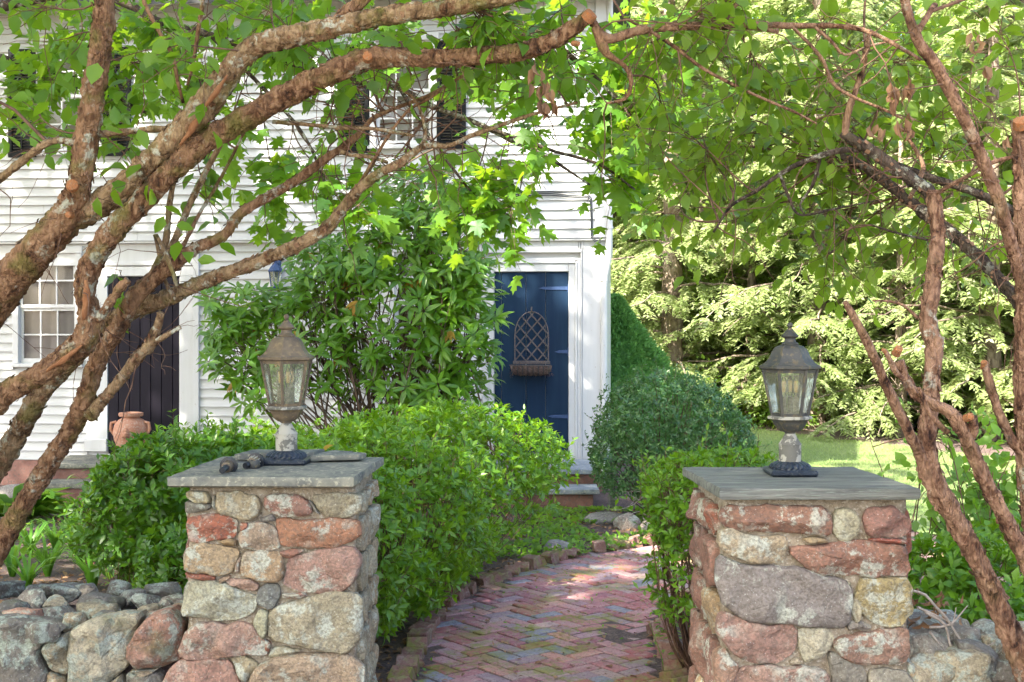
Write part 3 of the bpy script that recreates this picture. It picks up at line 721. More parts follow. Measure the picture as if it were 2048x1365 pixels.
# windows: frame, sash bars, panes
def window(spec, v, cols=3, rows=2, blind=True, sill=True):
    u0, u1, w0, w1 = spec; root = house; t = .07
    fr = MB(); fr.bbox(u0-t, u0, v-.045, v+.03, w0-.02, w1+.0, .004); fr.bbox(u1, u1+t, v-.045, v+.03, w0-.02, w1, .004)
    fr.bbox(u0-t-.012, u1+t+.012, v-.055, v+.03, w1+.001, w1+t+.012, .004)
    wf = fr.build('window', M['white_trim'], root, local=True)
    if sill: MB().bbox(u0-t-.02, u1+t+.02, v-.075, v+.03, w0-.062, w0-.022, .005).build('sill', M['white_trim'], wf, local=True)
    mid_ = (w0+w1)/2
    for s, (a, b2, vv) in enumerate(((mid_, w1, v-.012), (w0, mid_, v+.012))):
        sa = MB(); sw = .038
        sa.box(u0+.001, u0+sw, vv, vv+.022, a, b2); sa.box(u1-sw, u1-.001, vv, vv+.022, a, b2)
        sa.box(u0+sw, u1-sw, vv, vv+.022, b2-sw, b2); sa.box(u0+sw, u1-sw, vv, vv+.022, a, a+sw)
        iu, iw = (u1-u0-2*sw)/cols, (b2-a-2*sw)/rows
        for k in range(1, cols): sa.box(u0+sw+iu*k-.009, u0+sw+iu*k+.009, vv+.003, vv+.02, a+sw, b2-sw)
        for k in range(1, rows):
            for q in range(cols): sa.box(u0+sw+iu*q+(.009 if q else 0), u0+sw+iu*(q+1)-(.009 if q < cols-1 else 0), vv+.003, vv+.02, a+sw+iw*k-.009, a+sw+iw*k+.009)
        sa.build('sash', M['white_trim'], wf, local=True)
        for q in range(cols):
            for k in range(rows):
                g = MB(); ti = random.uniform(-.002, .002)
                x0, x1, z0, z1 = u0+sw+iu*q, u0+sw+iu*(q+1), a+sw+iw*k, a+sw+iw*(k+1)
                g.add([(x0, vv+.011+ti, z0), (x1, vv+.011-ti, z0), (x1, vv+.011-ti, z1), (x0, vv+.011+ti, z1)], [(0,1,2,3)])
                g.build('pane', M['pane'], wf, local=True)
    if blind:
        n = 16; V = []
        for i in range(n+1):
            u = u0-.03+(u1-u0+.06)*i/n; V += [(u, v+.11+.012*math.sin(i*1.9), w0-.03), (u, v+.11+.012*math.sin(i*1.9), w1+.03)]
        link('curtain', py_mesh('curtain', V, [(i*2, i*2+2, i*2+3, i*2+1) for i in range(n)], True), M['blind'], wf)
    return wf
window(W_low, 0.0); window(W_mid, 0.0); window(W_up1, UPV); window(W_up2, UPV)
def shutter(x0, x1, y0, y1):
    u0, w1 = hw(x0, y0, UPV-.03); u1, w0 = hw(x1, y1, UPV-.03); v = UPV-.024
    fr = MB(); s = .045
    fr.bbox(u0, u0+s, v-.034, v, w0, w1, .003); fr.bbox(u1-s, u1, v-.034, v, w0, w1, .003)
    mid_ = w0+(w1-w0)*.52
    for a in (w0, mid_, w1-.07): fr.box(u0+s, u1-s, v-.032, v-.002, a, a+.07)
    sh = fr.build('shutter', M['shutter'], house, local=True)
    lo = MB(); z = w0+.075
    while z < w1-.08:
        if not mid_-.012 < z < mid_+.07:
            lo.add([(u0+s,v-.030,z),(u1-s,v-.030,z),(u1-s,v-.006,z+.026),(u0+s,v-.006,z+.026),(u0+s,v-.026,z-.003),(u1-s,v-.026,z-.003),(u1-s,v-.002,z+.023),(u0+s,v-.002,z+.023)],
                   [(0,1,2,3),(7,6,5,4),(0,4,5,1),(3,2,6,7),(0,3,7,4),(1,5,6,2)])
        z += .034
    lo.build('louvres', M['shutter'], sh, local=True, kind='stuff')
    st_ = MB(); um = (u0+u1)/2; st_.box(um-.008, um+.008, v-.042, v-.033, w0+.09, w1-.09); st_.build('tilt_rod', M['shutter'], sh, local=True)
shutter(18, 73, 100, 315); shutter(205, 262, 96, 312); shutter(682, 738, 92, 306); shutter(874, 932, 82, 298)

# trim, doors
tr = MB()
jx0, jx1 = UL, 0.0
def trim(name, u0, u1, w0, w1, v0, v1=0.0, b=.004, mat='white_trim'): return MB().bbox(u0, u1, v0, v1, w0, w1, b).build(name, M[mat], house, local=True)
# jetty moulding below the upper storey
trim('jetty_moulding', UL, .035, wjet-.028, wjet-.001, UPV-.012, .01)
# left door
u0, u1, w0, w1 = D_l
trim('door_casing', dl_out, u0-.001, .30, w1, -.03); trim('door_casing', u1+.001, hw(388, 600)[0], .30, w1, -.03)
trim('door_casing_moulding', hw(388, 600)[0]+.001, dl_right, .30, wjet-.03, -.045)
trim('plinth', dl_out-.02, u0-.003, .30, .44, -.05, -.031); trim('door_head', dl_out, hw(388, 600)[0], w1+.001, hw(290, 534)[1], -.032)
trim('frieze', UL, hw(388, 600)[0], hw(290, 531)[1], wjet-.03, -.022); trim('frieze_bead', UL, hw(388, 600)[0], hw(290, 531)[1]-.004, hw(290, 524)[1], -.042, -.0225)
def plank_door(spec, edges, mat, v=.03):
    u0, u1, w0, w1 = spec
    d = MB().box(u0, u1, v+.03, v+.06, w0, w1).build('door', M[mat], house, local=True)
    for a, b2 in zip(edges, edges[1:]):
        MB().bbox(a+.002, b2-.002, v, v+.029, w0+.004, w1-.004, .005).build('plank', M[mat], d, local=True)
    return d
ed = [D_l[0]]+[hw(x, 700)[0] for x in (238, 260, 281, 302, 324, 346)]+[D_l[1]]
plank_door(D_l, ed, 'black_door', -.012)
door = plank_door(D_r, [D_r[0], hw(1003, 700)[0], hw(1052, 700)[0], hw(1091, 700)[0], D_r[1]], 'navy', -.006)
for (x0, y) in ((1078, 577), (1109, 704), (1096, 833)):
    h = MB(); ua, wz = hw(x0, y); ub = D_r[1]-.004
    h.add([(ua, -.008, wz), (ua+.05, -.014, wz-.016), (ub, -.014, wz-.02), (ub, -.014, wz+.02), (ua+.05, -.014, wz+.016), (ua, -.004, wz), (ua+.05, -.004, wz-.016), (ub, -.004, wz-.02), (ub, -.004, wz+.02), (ua+.05, -.004, wz+.016)],
          [(0,1,2,3,4),(0,5,6,1),(1,6,7,2),(2,7,8,3),(3,8,9,4),(4,9,5,0)])
    h.tube([hworld_ for hworld_ in [Vector((ub+.004, -.014, wz-.045)), Vector((ub+.004, -.014, wz+.045))]], .009, 8)
    h.build('hinge', M['navy_iron'], door, local=True)
MB().tube([Vector(hw(1001, 700)[:1]+(-.02,)+hw(1001, 700)[1:]), Vector(hw(1001, 716)[:1]+(-.05,)+hw(1001, 716)[1:]), Vector(hw(1001, 730)[:1]+(-.02,)+hw(1001, 730)[1:])], .009, 8).build('door_handle', M['navy_iron'], door, local=True)
dcr = hw(1164, 700)[0]
trim('door_casing', D_r[1]+.002, dcr-.075, .25, D_r[3]+.09, -.032)
trim('door_casing_moulding', dcr-.074, dcr-.05, .25, D_r[3]+.11, -.05); trim('door_casing_moulding', dcr-.049, dcr-.014, .25, D_r[3]+.12, -.04); trim('door_casing_moulding', dcr-.013, dcr, .25, hw(1100, 503)[1], -.055)
trim('door_casing', hw(965, 600)[0]+.002, D_r[0]-.002, .25, D_r[3]+.09, -.032)
trim('door_head', hw(965, 600)[0]+.002, dcr-.014, D_r[3]+.121, D_r[3]+.15, -.036); trim('door_head', hw(965, 600)[0]+.002, D_r[1]+.001, D_r[3]+.001, D_r[3]+.09, -.034)
trim('door_head_moulding', hw(965, 600)[0]+.002, dcr-.0755, D_r[3]+.0905, D_r[3]+.12, -.052)
trim('door_head_moulding', hw(960, 600)[0], dcr, hw(1100, 506)[1], hw(1100, 500)[1], -.06)
trim('frieze', hw(960, 600)[0], hw(1157, 490)[0], hw(1100, 500)[1]+.002, wjet-.03, -.03)
for k in range(3):
    a = hw(1158+k*4.5, 490)[0]; trim('frieze_fillet', a, a+.018, hw(1100, 500)[1]+.002, wjet-.03, -.036-.006*(k % 2))
trim('corner_board', dcr+.003, 0.012, .22, wjet-.03, -.028, .12)
uc0, uc1 = hw(1190, 420, UPV)[0]+.003, hw(1208, 420, UPV)[0]
trim('corner_board', uc0, .05, wjet+.003, weave-.03, UPV-.03, .2)
trim('eave_board', UL, .05, weave-.045, weave+.06, UPV-.06, UPV+.012)
# rain pipe beside the corner
pp = [hw(x, y, UPV-.05) for x, y in ((1216, 0), (1215, 457), (1213, 520), (1207, 548), (1204, 570), (1204, 915))]
vs = [UPV-.03, UPV-.03, UPV-.03, -.05, -.045, -.045]
pt_ = [Vector((u+.02, v, w_)) for (u, w_), v in zip(pp, vs)]; pt_[-1].z = .14
dp = MB().tube(pt_, .036, 10).build('rain_pipe', M['white_trim'], house, True, local=True)
for i, (y, k) in enumerate(((457, 1), (560, 4), (880, 5), (250, 1))):
    w_ = hw(1210, y)[1]; MB().lathe([(.044, -.012), (.044, .012)], 12, (pt_[k].x, vs[k], w_)).build('pipe_strap', M['white_trim'], dp, local=True)
# cables
ca = MB()
for k, o in enumerate((0, .012, .026)):
    q = [hw(x, y+k*3.5, UPV-.03) for x, y in ((985, 392), (1040, 385), (1100, 384), (1150, 388), (1175, 389), (1183-k*1.5, 396), (1185-k*1.5, 440), (1185-k*1.5, 468), (1190, 477), (1202, 479))]
    ca.tube([Vector((u, UPV-.03-o*.3, w_)) for u, w_ in q], .0055, 6)
ca.build('cable', M['cable'], house, True, local=True)

# wall lantern half hidden by the rhododendron
def local_root(name, u, v, w_, label, cat):
    return empty(name, hworld(u, v, w_), label, cat, rz=HANG)
lu, lw = hw(557, 545); wl_ = local_root('wall_lantern', lu, -.02, lw, 'small blue black lantern fixed to the clapboard wall above the rhododendron', 'wall lamp')
MB().bbox(-.035, .035, -.012, .0, -.06, .20, .004).build('back_plate', M['navy_iron'], wl_, local=True)
MB().tube([(0,-.01,.16),(0,-.06,.2),(0,-.10,.17),(0,-.10,.13)], .008, 8).build('arm', M['navy_iron'], wl_, True, local=True)
MB().lathe([(.085,.0),(.088,.015),(.06,.055),(.035,.08),(.02,.10),(.025,.115),(.008,.135)], 8, (0,-.10,0)).build('lamp_cap', M['navy_iron'], wl_, local=True)
MB().lathe([(.052,-.16),(.072,-.002)], 8, (0,-.10,0)).build('lamp_glass', M['lamp_glass'], wl_, local=True)
MB().lathe([(.03,-.21),(.056,-.17),(.056,-.161)], 8, (0,-.10,0)).build('base', M['navy_iron'], wl_, local=True)
bars = MB()
for k in range(8):
    a = 2*math.pi*k/8; bars.tube([(.054*math.cos(a), -.10+.054*math.sin(a), -.165), (.075*math.cos(a), -.10+.075*math.sin(a), 0)], .004, 4)
bars.build('glazing_bars', M['navy_iron'], wl_, local=True)

# lattice planter hanging on the door
lx0, lw0 = hw(1030, 722, -.03); lx1, lw1 = hw(1097, 624, -.03); cu_ = (lx0+lx1)/2; hwid = (lx1-lx0)/2; H_ = lw1-lw0
pl = local_root('wall_planter', cu_, -.03, lw0, 'arched iron lattice planter with a coir lined basket hanging on the navy door', 'planter')
def arch_half(z):  # half width of the pointed arch at height z
    s = H_*.52
    return hwid if z < s else hwid*math.sqrt(max(0.0, 1-((z-s)/(H_-s))**2))
arc = [(-hwid, 0)]+[(-hwid, H_*.52)]
for k in range(1, 16):
    a = math.pi-math.pi*k/16; arc.append((hwid*math.cos(a), H_*.52+(H_*.48)*math.sin(a)))
arc += [(hwid, H_*.52), (hwid, 0)]
MB().tube([(x, -.012, z) for x, z in arc], .0075, 6).build('arch_rod', M['iron'], pl, True, local=True)
sp = hwid*2/2.95
for sgn in (1, -1):
    for k in range(-6, 8):
        pts = []
        for i in range(161):
            z = H_*i/160; x = sgn*(z*.86)+k*sp*.99+sp*.5
            if abs(x) <= arch_half(z)-.002: pts.append((x, z))
        if len(pts) > 6:
            (xa, za), (xb, zb) = pts[0], pts[-1]; y = -.012 if sgn > 0 else -.016; q = .0075
            MB().add([(xa-q*.8,y,za+q*.6*sgn),(xa+q*.8,y,za-q*.6*sgn),(xb+q*.8,y,zb-q*.6*sgn),(xb-q*.8,y,zb+q*.6*sgn),(xa-q*.8,y+.003,za+q*.6*sgn),(xa+q*.8,y+.003,za-q*.6*sgn),(xb+q*.8,y+.003,zb-q*.6*sgn),(xb-q*.8,y+.003,zb+q*.6*sgn)],
                     [(0,1,2,3),(7,6,5,4),(0,4,5,1),(1,5,6,2),(2,6,7,3),(3,7,4,0)]).build('lattice_strip', M['iron'], pl, local=True)
MB().bbox(-hwid-.02, hwid+.02, -.03, -.004, -.035, .0, .003).build('crossbar', M['iron'], pl, local=True)
bw = hwid+.045; rr_ = .085; V = []; nq = 28; na = 12
for i in range(nq+1):
    u = -bw+2*bw*i/nq; e = math.sqrt(max(0, 1-abs(u/bw)**6))*.93+.07
    for k in range(na+1):
        a = math.pi*k/na; q = e*(.90+.20*abs(math.sin(math.pi*7*(u+bw*.86)/(bw*1.72)))+.08*noise.noise((u*30, k*.7, 2)))
        V.append((u, -.10-rr_*1.0*math.cos(a)*q+.0, -.05-rr_*1.25*math.sin(a)*q))
Fc = [(i*(na+1)+k, (i+1)*(na+1)+k, (i+1)*(na+1)+k+1, i*(na+1)+k+1) for i in range(nq) for k in range(na)]+[(i*(na+1), i*(na+1)+na, (i+1)*(na+1)+na, (i+1)*(na+1)) for i in range(nq)]
link('coir_liner', py_mesh('coir_liner', V, Fc, True), M['coir'], pl)
for k in range(8):
    u = -bw*.86+2*bw*.86*k/7
    MB().tube([(u, -.10-(rr_+.007)*math.cos(a), -.045-(rr_*1.25+.007)*math.sin(a)) for a in np.linspace(0, math.pi, 10)], .006, 6).build('basket_rib', M['iron'], pl, True, local=True)
MB().tube([(-bw,-.19,-.045),(bw,-.19,-.045)], .007, 6).build('basket_rail', M['iron'], pl, True, local=True)
MB().tube([(0,.012,H_+.05),(0,-.02,H_+.05),(0,-.03,H_+.02),(0,-.016,H_-.003)], .008, 6).build('hook', M['iron'], pl, True, local=True)
fz = Sticks(3)
off_ = np.array(pl.location)
for k in range(150):
    u = rng.uniform(-1, 1)*bw*1.02; a = rng.uniform(.1, 2.9); q0 = np.array([u, -.10-rr_*math.cos(a)*.9, -.05-rr_*1.2*math.sin(a)])
    if abs(u) < bw*.7 and rng.random() < .6: continue
    d_ = np.array([np.sign(u)*rng.uniform(0,1), -abs(math.cos(a)), -.8]); wpts = wander(q0, d_, rng.uniform(.015,.05), 3, .5, .2)
    c_, s_ = math.cos(HANG), math.sin(HANG); wpts = np.stack([wpts[:,0]*c_-wpts[:,1]*s_, wpts[:,0]*s_+wpts[:,1]*c_, wpts[:,2]], 1)+off_
    fz.add(wpts, .0012, .0006)
o = fz.build(pl, M['coir'], 'coir_fibres'); o.rotation_euler.z = -HANG

# door steps
st = empty('door_steps', (.2, 12.9, gz(.2, 12.9)), 'bluestone and brownstone steps in front of the navy door', 'steps')
rough_slab('slab', -.50, .885, 12.72, 13.74, .225, .272, M['step'], st, 3); MB().box(-.46, .83, 12.80, 13.70, -.3, .224).build('riser', M['brownstone'], st)
rough_slab('slab', -.55, .865, 12.32, 12.79, .075, .122, M['step'], st, 4); MB().box(-.50, .80, 12.38, 12.79, -.35, .074).build('riser', M['brownstone'], st)
st = empty('door_steps', (-4.4, 13.2, gz(-4.4, 13.2)), 'low stone steps with terracotta urn in front of the dark left door', 'steps')
rough_slab('slab', -5.02, -3.3, 13.22, 14.20, .225, .272, M['slate'], st, 5); MB().box(-4.95, -3.4, 13.30, 14.16, -.3, .224).build('riser', M['brownstone'], st)
rough_slab('slab', -4.86, -3.5, 12.85, 13.28, .065, .115, M['slate'], st, 6); MB().box(-4.8, -3.55, 12.90, 13.27, -.35, .064).build('riser', M['brownstone'], st)

# urn
uc = P(262, 905, 13.75); ur = empty('terracotta_urn', (uc.x, uc.y, .272), 'terracotta urn with two handles and a moulded face by the left door', 'urn')
s_ = .225
UP = [(.10,0),(.115,.01),(.12,.04),(.17,.13),(.215,.24),(.228,.33),(.21,.41),(.16,.465),(.118,.487),(.112,.50),(.118,.505),(.150,.508),(.158,.525),(.158,.545),(.145,.552),(.11,.548),(.10,.50)]
MB().lathe([(a*.84, b2*.93) for a, b2 in UP], 32, (uc.x, uc.y, .272), cap=False).build('body', M['terracotta'], ur, True)
for sx in (-1, 1):
    MB().tube([(uc.x+sx*.155, uc.y-.02, .272+.41), (uc.x+sx*.205, uc.y-.03, .272+.40), (uc.x+sx*.215, uc.y-.03, .272+.33), (uc.x+sx*.178, uc.y-.02, .272+.27)], .018, 8).build('handle', M['terracotta'], ur, True)
fo = MB()
for (dx, dz, r_) in ((0,.33,.045),(-.02,.35,.02),(.02,.35,.02),(0,.30,.03),(-.03,.31,.022),(.03,.31,.022),(0,.375,.03),(.0,.335,.022)):
    y = uc.y-math.sqrt(max(.001,.19**2-dx*dx))+.012
    fo.lathe([(r_*math.sin(a), -r_*math.cos(a)) for a in np.linspace(.1, 3.04, 7)], 10, (uc.x+dx, y-.004, .25+dz*.93))
fo.build('face_ornament', rough_mat('terracotta_relief', (0.34,.15,.09), (.48,.25,.16), 20.0), ur, True)
# ------------------------------------------------------------------ gate pillars
TAN = [(0.44,0.295,0.15),(0.50,0.355,0.20),(0.40,0.255,0.135),(0.43,0.32,0.19)]
RED = [(0.38,0.105,0.055),(0.34,0.12,0.075),(0.41,0.145,0.085)]
PINK = [(0.40,0.195,0.13),(0.37,0.18,0.12),(0.42,0.225,0.155)]
GREY = [(0.20,0.18,0.15),(0.27,0.24,0.19),(0.16,0.15,0.135)]
PALE = [(0.50,0.43,0.29),(0.48,0.41,0.27)]
GRT = [(0.41,0.34,0.215),(0.38,0.32,0.20)]
BRN = [(0.29,0.125,0.085),(0.33,0.15,0.105),(0.26,0.115,0.085)]
CC = dict(b=BRN, t=TAN, r=RED, p=PINK, g=GREY, w=PALE, n=GRT)
LP = [('t',[(180,255),(300,262),(325,300),(310,325),(240,325),(178,300)]), ('g',[(180,310),(240,328),(325,328),(325,360),(185,392)]),
 ('t',[(355,262),(470,258),(590,285),(610,340),(595,405),(545,420),(440,405),(365,385)]), ('p',[(640,285),(740,268),(850,280),(885,320),(912,385),(840,405),(740,408),(660,370),(635,320)]),
 ('n',[(900,278),(1140,262),(1200,290),(1180,400),(1000,405),(960,370)]), ('r',[(190,405),(300,392),(420,395),(478,430),(470,520),(380,535),(250,550),(190,545)]),
 ('t',[(530,450),(600,438),(690,450),(712,540),(735,590),(600,600),(500,575),(482,520)]), ('r',[(705,410),(850,430),(1000,412),(1150,420),(1195,450),(1180,530),(1040,580),(900,585),(730,570),(715,500)]),
 ('t',[(185,580),(280,550),(420,575),(490,600),(480,650),(440,725),(350,745),(180,720),(172,650)]), ('t',[(515,602),(640,605),(730,600),(742,690),(735,778),(640,782),(485,745)]),
 ('p',[(790,640),(900,610),(1060,585),(1160,580),(1195,640),(1180,740),(1100,835),(960,850),(840,835),(750,790),(770,700)]), ('r',[(175,730),(260,732),(350,750),(355,778),(260,775),(175,745)]),
 ('w',[(190,780),(330,770),(480,820),(590,860),(600,925),(520,985),(400,1005),(250,985),(155,970),(170,880)]), ('g',[(600,830),(630,795),(720,790),(735,830),(700,930),(660,942),(590,900)]),
 ('t',[(430,760),(560,765),(600,800),(580,835),(500,830),(415,785)]), ('n',[(700,930),(850,880),(1000,850),(1160,850),(1200,900),(1195,1100),(1120,1195),(940,1170),(760,1140),(665,1110),(660,960)]),
 ('p',[(190,1060),(270,1010),(400,1030),(500,1010),(580,1050),(640,1150),(645,1215),(540,1200),(430,1210),(320,1235),(150,1225),(145,1180)]), ('w',[(600,945),(655,950),(660,1090),(640,1120),(600,1090),(565,1015)]),
 ('w',[(690,1150),(860,1180),(760,1215),(655,1215)]), ('p',[(70,1290),(150,1245),(300,1235),(430,1240),(490,1380),(440,1470),(100,1480),(50,1380)]), ('t',[(445,1215),(520,1210),(600,1245),(590,1300),(530,1370),(490,1350)]),
 ('n',[(600,1260),(700,1220),(900,1188),(1100,1198),(1200,1260),(1210,1420),(1000,1480),(600,1470),(545,1390)]), ('r',[(485,430),(540,430),(535,478),(490,488)]), ('t',[(365,545),(470,532),(472,570),(430,580)]),
 ('r',[(715,603),(860,590),(855,605),(770,645)]), ('r',[(742,850),(860,840),(885,868),(740,880)]), ('g',[(612,402),(680,390),(700,438),(620,428)]), ('t',[(370,768),(448,738),(440,762),(378,795)]), ('t',[(458,720),(488,645),(502,650),(482,735)]), ('r',[(642,1120),(675,1140),(660,1190),(642,1170)]),
 ('g',[(900,300),(945,380),(960,395),(925,370),(892,312)]), ('w',[(330,300),(350,280),(352,370),(332,360)])]
RPS = [('b',[(350,350),(420,345),(560,342),(700,338),(940,340),(990,380),(985,515),(850,500),(700,495),(520,490),(430,470),(365,455)]), ('w',[(1010,370),(1060,350),(1130,360),(1150,420),(1155,510),(1100,540),(1030,540),(1000,480)]),
 ('b',[(1200,360),(1280,342),(1370,345),(1420,390),(1455,430),(1445,490),(1380,520),(1230,525),(1190,480),(1185,410)]), ('t',[(350,480),(440,480),(540,520),(735,520),(730,600),(715,675),(560,670),(450,650),(390,620),(345,560)]),
 ('b',[(750,590),(850,575),(1000,560),(1160,540),(1290,560),(1430,570),(1440,740),(1240,755),(1060,735),(930,745),(850,710),(800,650)]), ('g',[(340,620),(470,680),(640,690),(850,705),(960,750),(1060,760),(1115,850),(1095,1000),(1060,1045),(860,1030),(700,1020),(520,1010),(430,965),(360,900),(335,760)]),
 ('t',[(1160,765),(1300,760),(1420,755),(1458,820),(1463,960),(1410,1020),(1320,1040),(1200,1000),(1160,940),(1135,860)]), ('w',[(1125,865),(1160,890),(1163,1000),(1130,1010),(1108,930)]), ('g',[(1095,1010),(1180,1008),(1235,1040),(1170,1066),(1090,1058)]),
 ('p',[(340,990),(390,960),(520,1015),(780,1040),(790,1150),(750,1215),(640,1255),(500,1245),(420,1190),(345,1100)]), ('w',[(805,1050),(960,1045),(1005,1095),(985,1170),(900,1240),(840,1255),(810,1130)]), ('p',[(1060,1105),(1170,1078),(1350,1056),(1430,1040),(1447,1120),(1430,1260),(1300,1265),(1120,1250),(1030,1200),(1012,1135)]),
 ('t',[(830,525),(960,530),(970,548),(900,563),(850,550)]), ('r',[(1200,530),(1420,534),(1430,555),(1330,560),(1250,552)]), ('g',[(985,1195),(1050,1195),(1170,1265),(1200,1340),(1150,1420),(1000,1420)]), ('p',[(470,1285),(600,1268),(900,1272),(970,1320),(985,1420),(960,1500),(450,1500),(440,1340)]),
 ('p',[(330,1190),(370,1170),(465,1280),(432,1340),(430,1480),(330,1480),(315,1260)]), ('g',[(1215,1295),(1300,1284),(1420,1300),(1468,1350),(1460,1480),(1210,1480)]), ('w',[(800,1225),(830,1262),(790,1266),(760,1250)]), ('w',[(1075,780),(1115,790),(1110,830),(1085,812)])]
def fill_rows(a0, a1, z0, z1, seed, hs=(.10, .17), ws=(.12, .30)):
    """courses of irregular blocks for faces that the photograph shows only at a glance"""
    r = random.Random(seed); z = z0
    while z < z1-.03:
        h = min(r.uniform(*hs), z1-z); a = a0
        if z1-(z+h) < .05: h = z1-z
        while a < a1-.02:
            ww = min(r.uniform(*ws), a1-a)
            if a1-(a+ww) < .07: ww = a1-a
            g = .010; j = lambda: r.uniform(-.012, .012)
            x0, x1, y0, y1 = a+g, a+ww-g, z+g, z+h-g; c = min(x1-x0, y1-y0)*.22
            yield [(x0+c*r.uniform(.3,1.2), y0+abs(j())), ((x0+x1)/2, y0+j()*.5), (x1-c*r.uniform(.3,1.2), y0+abs(j())), (x1-abs(j())*.5, y0+c), (x1-abs(j())*.5, y1-c), (x1-c*r.uniform(.3,1.2), y1-abs(j())), ((x0+x1)/2, y1+j()*.5), (x0+c*r.uniform(.3,1.2), y1-abs(j())), (x0+abs(j())*.5, y1-c), (x0+abs(j())*.5, y0+c)]
            a += ww
        z += h
def mortar_core(name, x0, x1, y0, y1, z0, z1, root, seed):
    n = 26; m = 44; V = []; F_ = []; off = root_off(root)
    per = [(x0+(x1-x0)*i/n, y0) for i in range(n)]+[(x1, y0+(y1-y0)*i/n) for i in range(n)]+[(x1+(x0-x1)*i/n, y1) for i in range(n)]+[(x0, y1+(y0-y1)*i/n) for i in range(n)]
    cx, cy_ = (x0+x1)/2, (y0+y1)/2
    for j in range(m+1):
        z = z0+(z1-z0)*j/m
        for x, y in per:
            e = .010*noise.noise((x*18+seed, y*18, z*18))+.006*noise.noise((x*50, y*50+seed, z*50)); l = math.hypot(x-cx, y-cy_)
            V.append(Vector((x+(x-cx)/l*e, y+(y-cy_)/l*e, z))-off)
    k = len(per)
    for j in range(m):
        for i in range(k): F_.append((j*k+i, j*k+(i+1)%k, (j+1)*k+(i+1)%k, (j+1)*k+i))
    F_.append(tuple(m*k+i for i in range(k))); link(name, py_mesh(name, V, F_, True), M['mortar'], root)
def pillar(root, traced, tr, Z, x0, x1, depth, ztop, seed):
    sc_, ox, oy = tr
    def to(z): p = P(ox+z[0]*sc_, oy+z[1]*sc_, Z); return (p.x, p.z)
    mortar_core('mortar', x0+.018, x1-.018, Z+.014, Z+depth-.018, -.25, ztop, root, seed)
    ff = lambda a, b2, o: Vector((a, Z-o, b2))
    for i, (c, ol) in enumerate(traced):
        q = [to(z) for z in ol]; w_ = max(p[0] for p in q)-min(p[0] for p in q); col = CC[c][(i*7+seed) % len(CC[c])]; r = random.Random(i+seed)
        col = tuple(min(.9, x*r.uniform(.9, 1.12)) for x in col)
        face_stone(q, ff, .022+.085*min(.25, w_*.55), root, col, M['stone'], seed*10+i, n=34 if w_ > .12 else 20)
    zl = min(to(z)[1] for _, ol in traced for z in ol)
    allc = TAN+PINK+GREY+RED+GRT+PALE
    for i, q in enumerate(fill_rows(x0, x1, -.2, zl+.01, seed+3)): face_stone(q, ff, .04, root, random.Random(i+seed).choice(allc), M['stone'], seed*50+i, n=18)
    fr_ = lambda a, b2, o: Vector((x1+o, a, b2)); fl_ = lambda a, b2, o: Vector((x0-o, a, b2))
    for i, q in enumerate(fill_rows(Z+.06, Z+depth, -.2, ztop-.03, seed+5)):
        face_stone(q, fr_, .024, root, random.Random(i*3+seed).choice(GRT+PALE+TAN if seed == 1 else allc), M['stone'], seed*70+i, n=22, deep=.08)
    for i, q in enumerate(fill_rows(Z+.06, Z+depth, -.2, ztop-.03, seed+8, hs=(.12,.24))):
        face_stone(q, fl_, .034, root, random.Random(i*5+seed).choice(BRN+BRN+RED[:1]+[(0.26,0.12,0.10)]+GREY[:1]+TAN[:1]), M['stone'], seed*90+i, n=22, deep=.08)
CAPZ = 1.16
pil_l = empty('stone_pillar', (-.95, 5.2, 0), 'fieldstone gate pillar with a lichened slab cap, beside the low stone wall on the path left', 'pillar')
pil_l['label'] = 'fieldstone gate pillar with bluestone cap carrying loose slates and black pipe fittings'
pillar(pil_l, LP, (.34435, 310, 895), 4.90, -1.285, -.600, .62, CAPZ-.045, 1)
rough_slab('cap', 0, 0, 0, 0, CAPZ-.042, CAPZ, M['slate'], pil_l, 1, .007, poly=[(-1.338,4.85),(-.612,4.82),(-.572,5.58),(-1.30,5.62)])
pil_r = empty('stone_pillar', (1.1, 4.9, 0), 'fieldstone gate pillar with red side stones and a grey plank cap', 'pillar')
pillar(pil_r, RPS, (.34439, 1320, 895), 4.54, .752, 1.452, .64, CAPZ-.045, 2)
for k, (pl_, ms) in enumerate([([(.748,4.50),(1.470,4.50),(1.447,4.825),(.729,4.825)],0), ([(.7285,4.831),(1.4465,4.831),(1.431,5.045),(.717,5.045)],1), ([(.7165,5.051),(1.4305,5.051),(1.42,5.20),(.708,5.20)],2)]):
    rough_slab('cap_plank', 0, 0, 0, 0, CAPZ-.041, CAPZ-.001*k, M['oldwood'], pil_r, 7+k, .0025, poly=pl_)

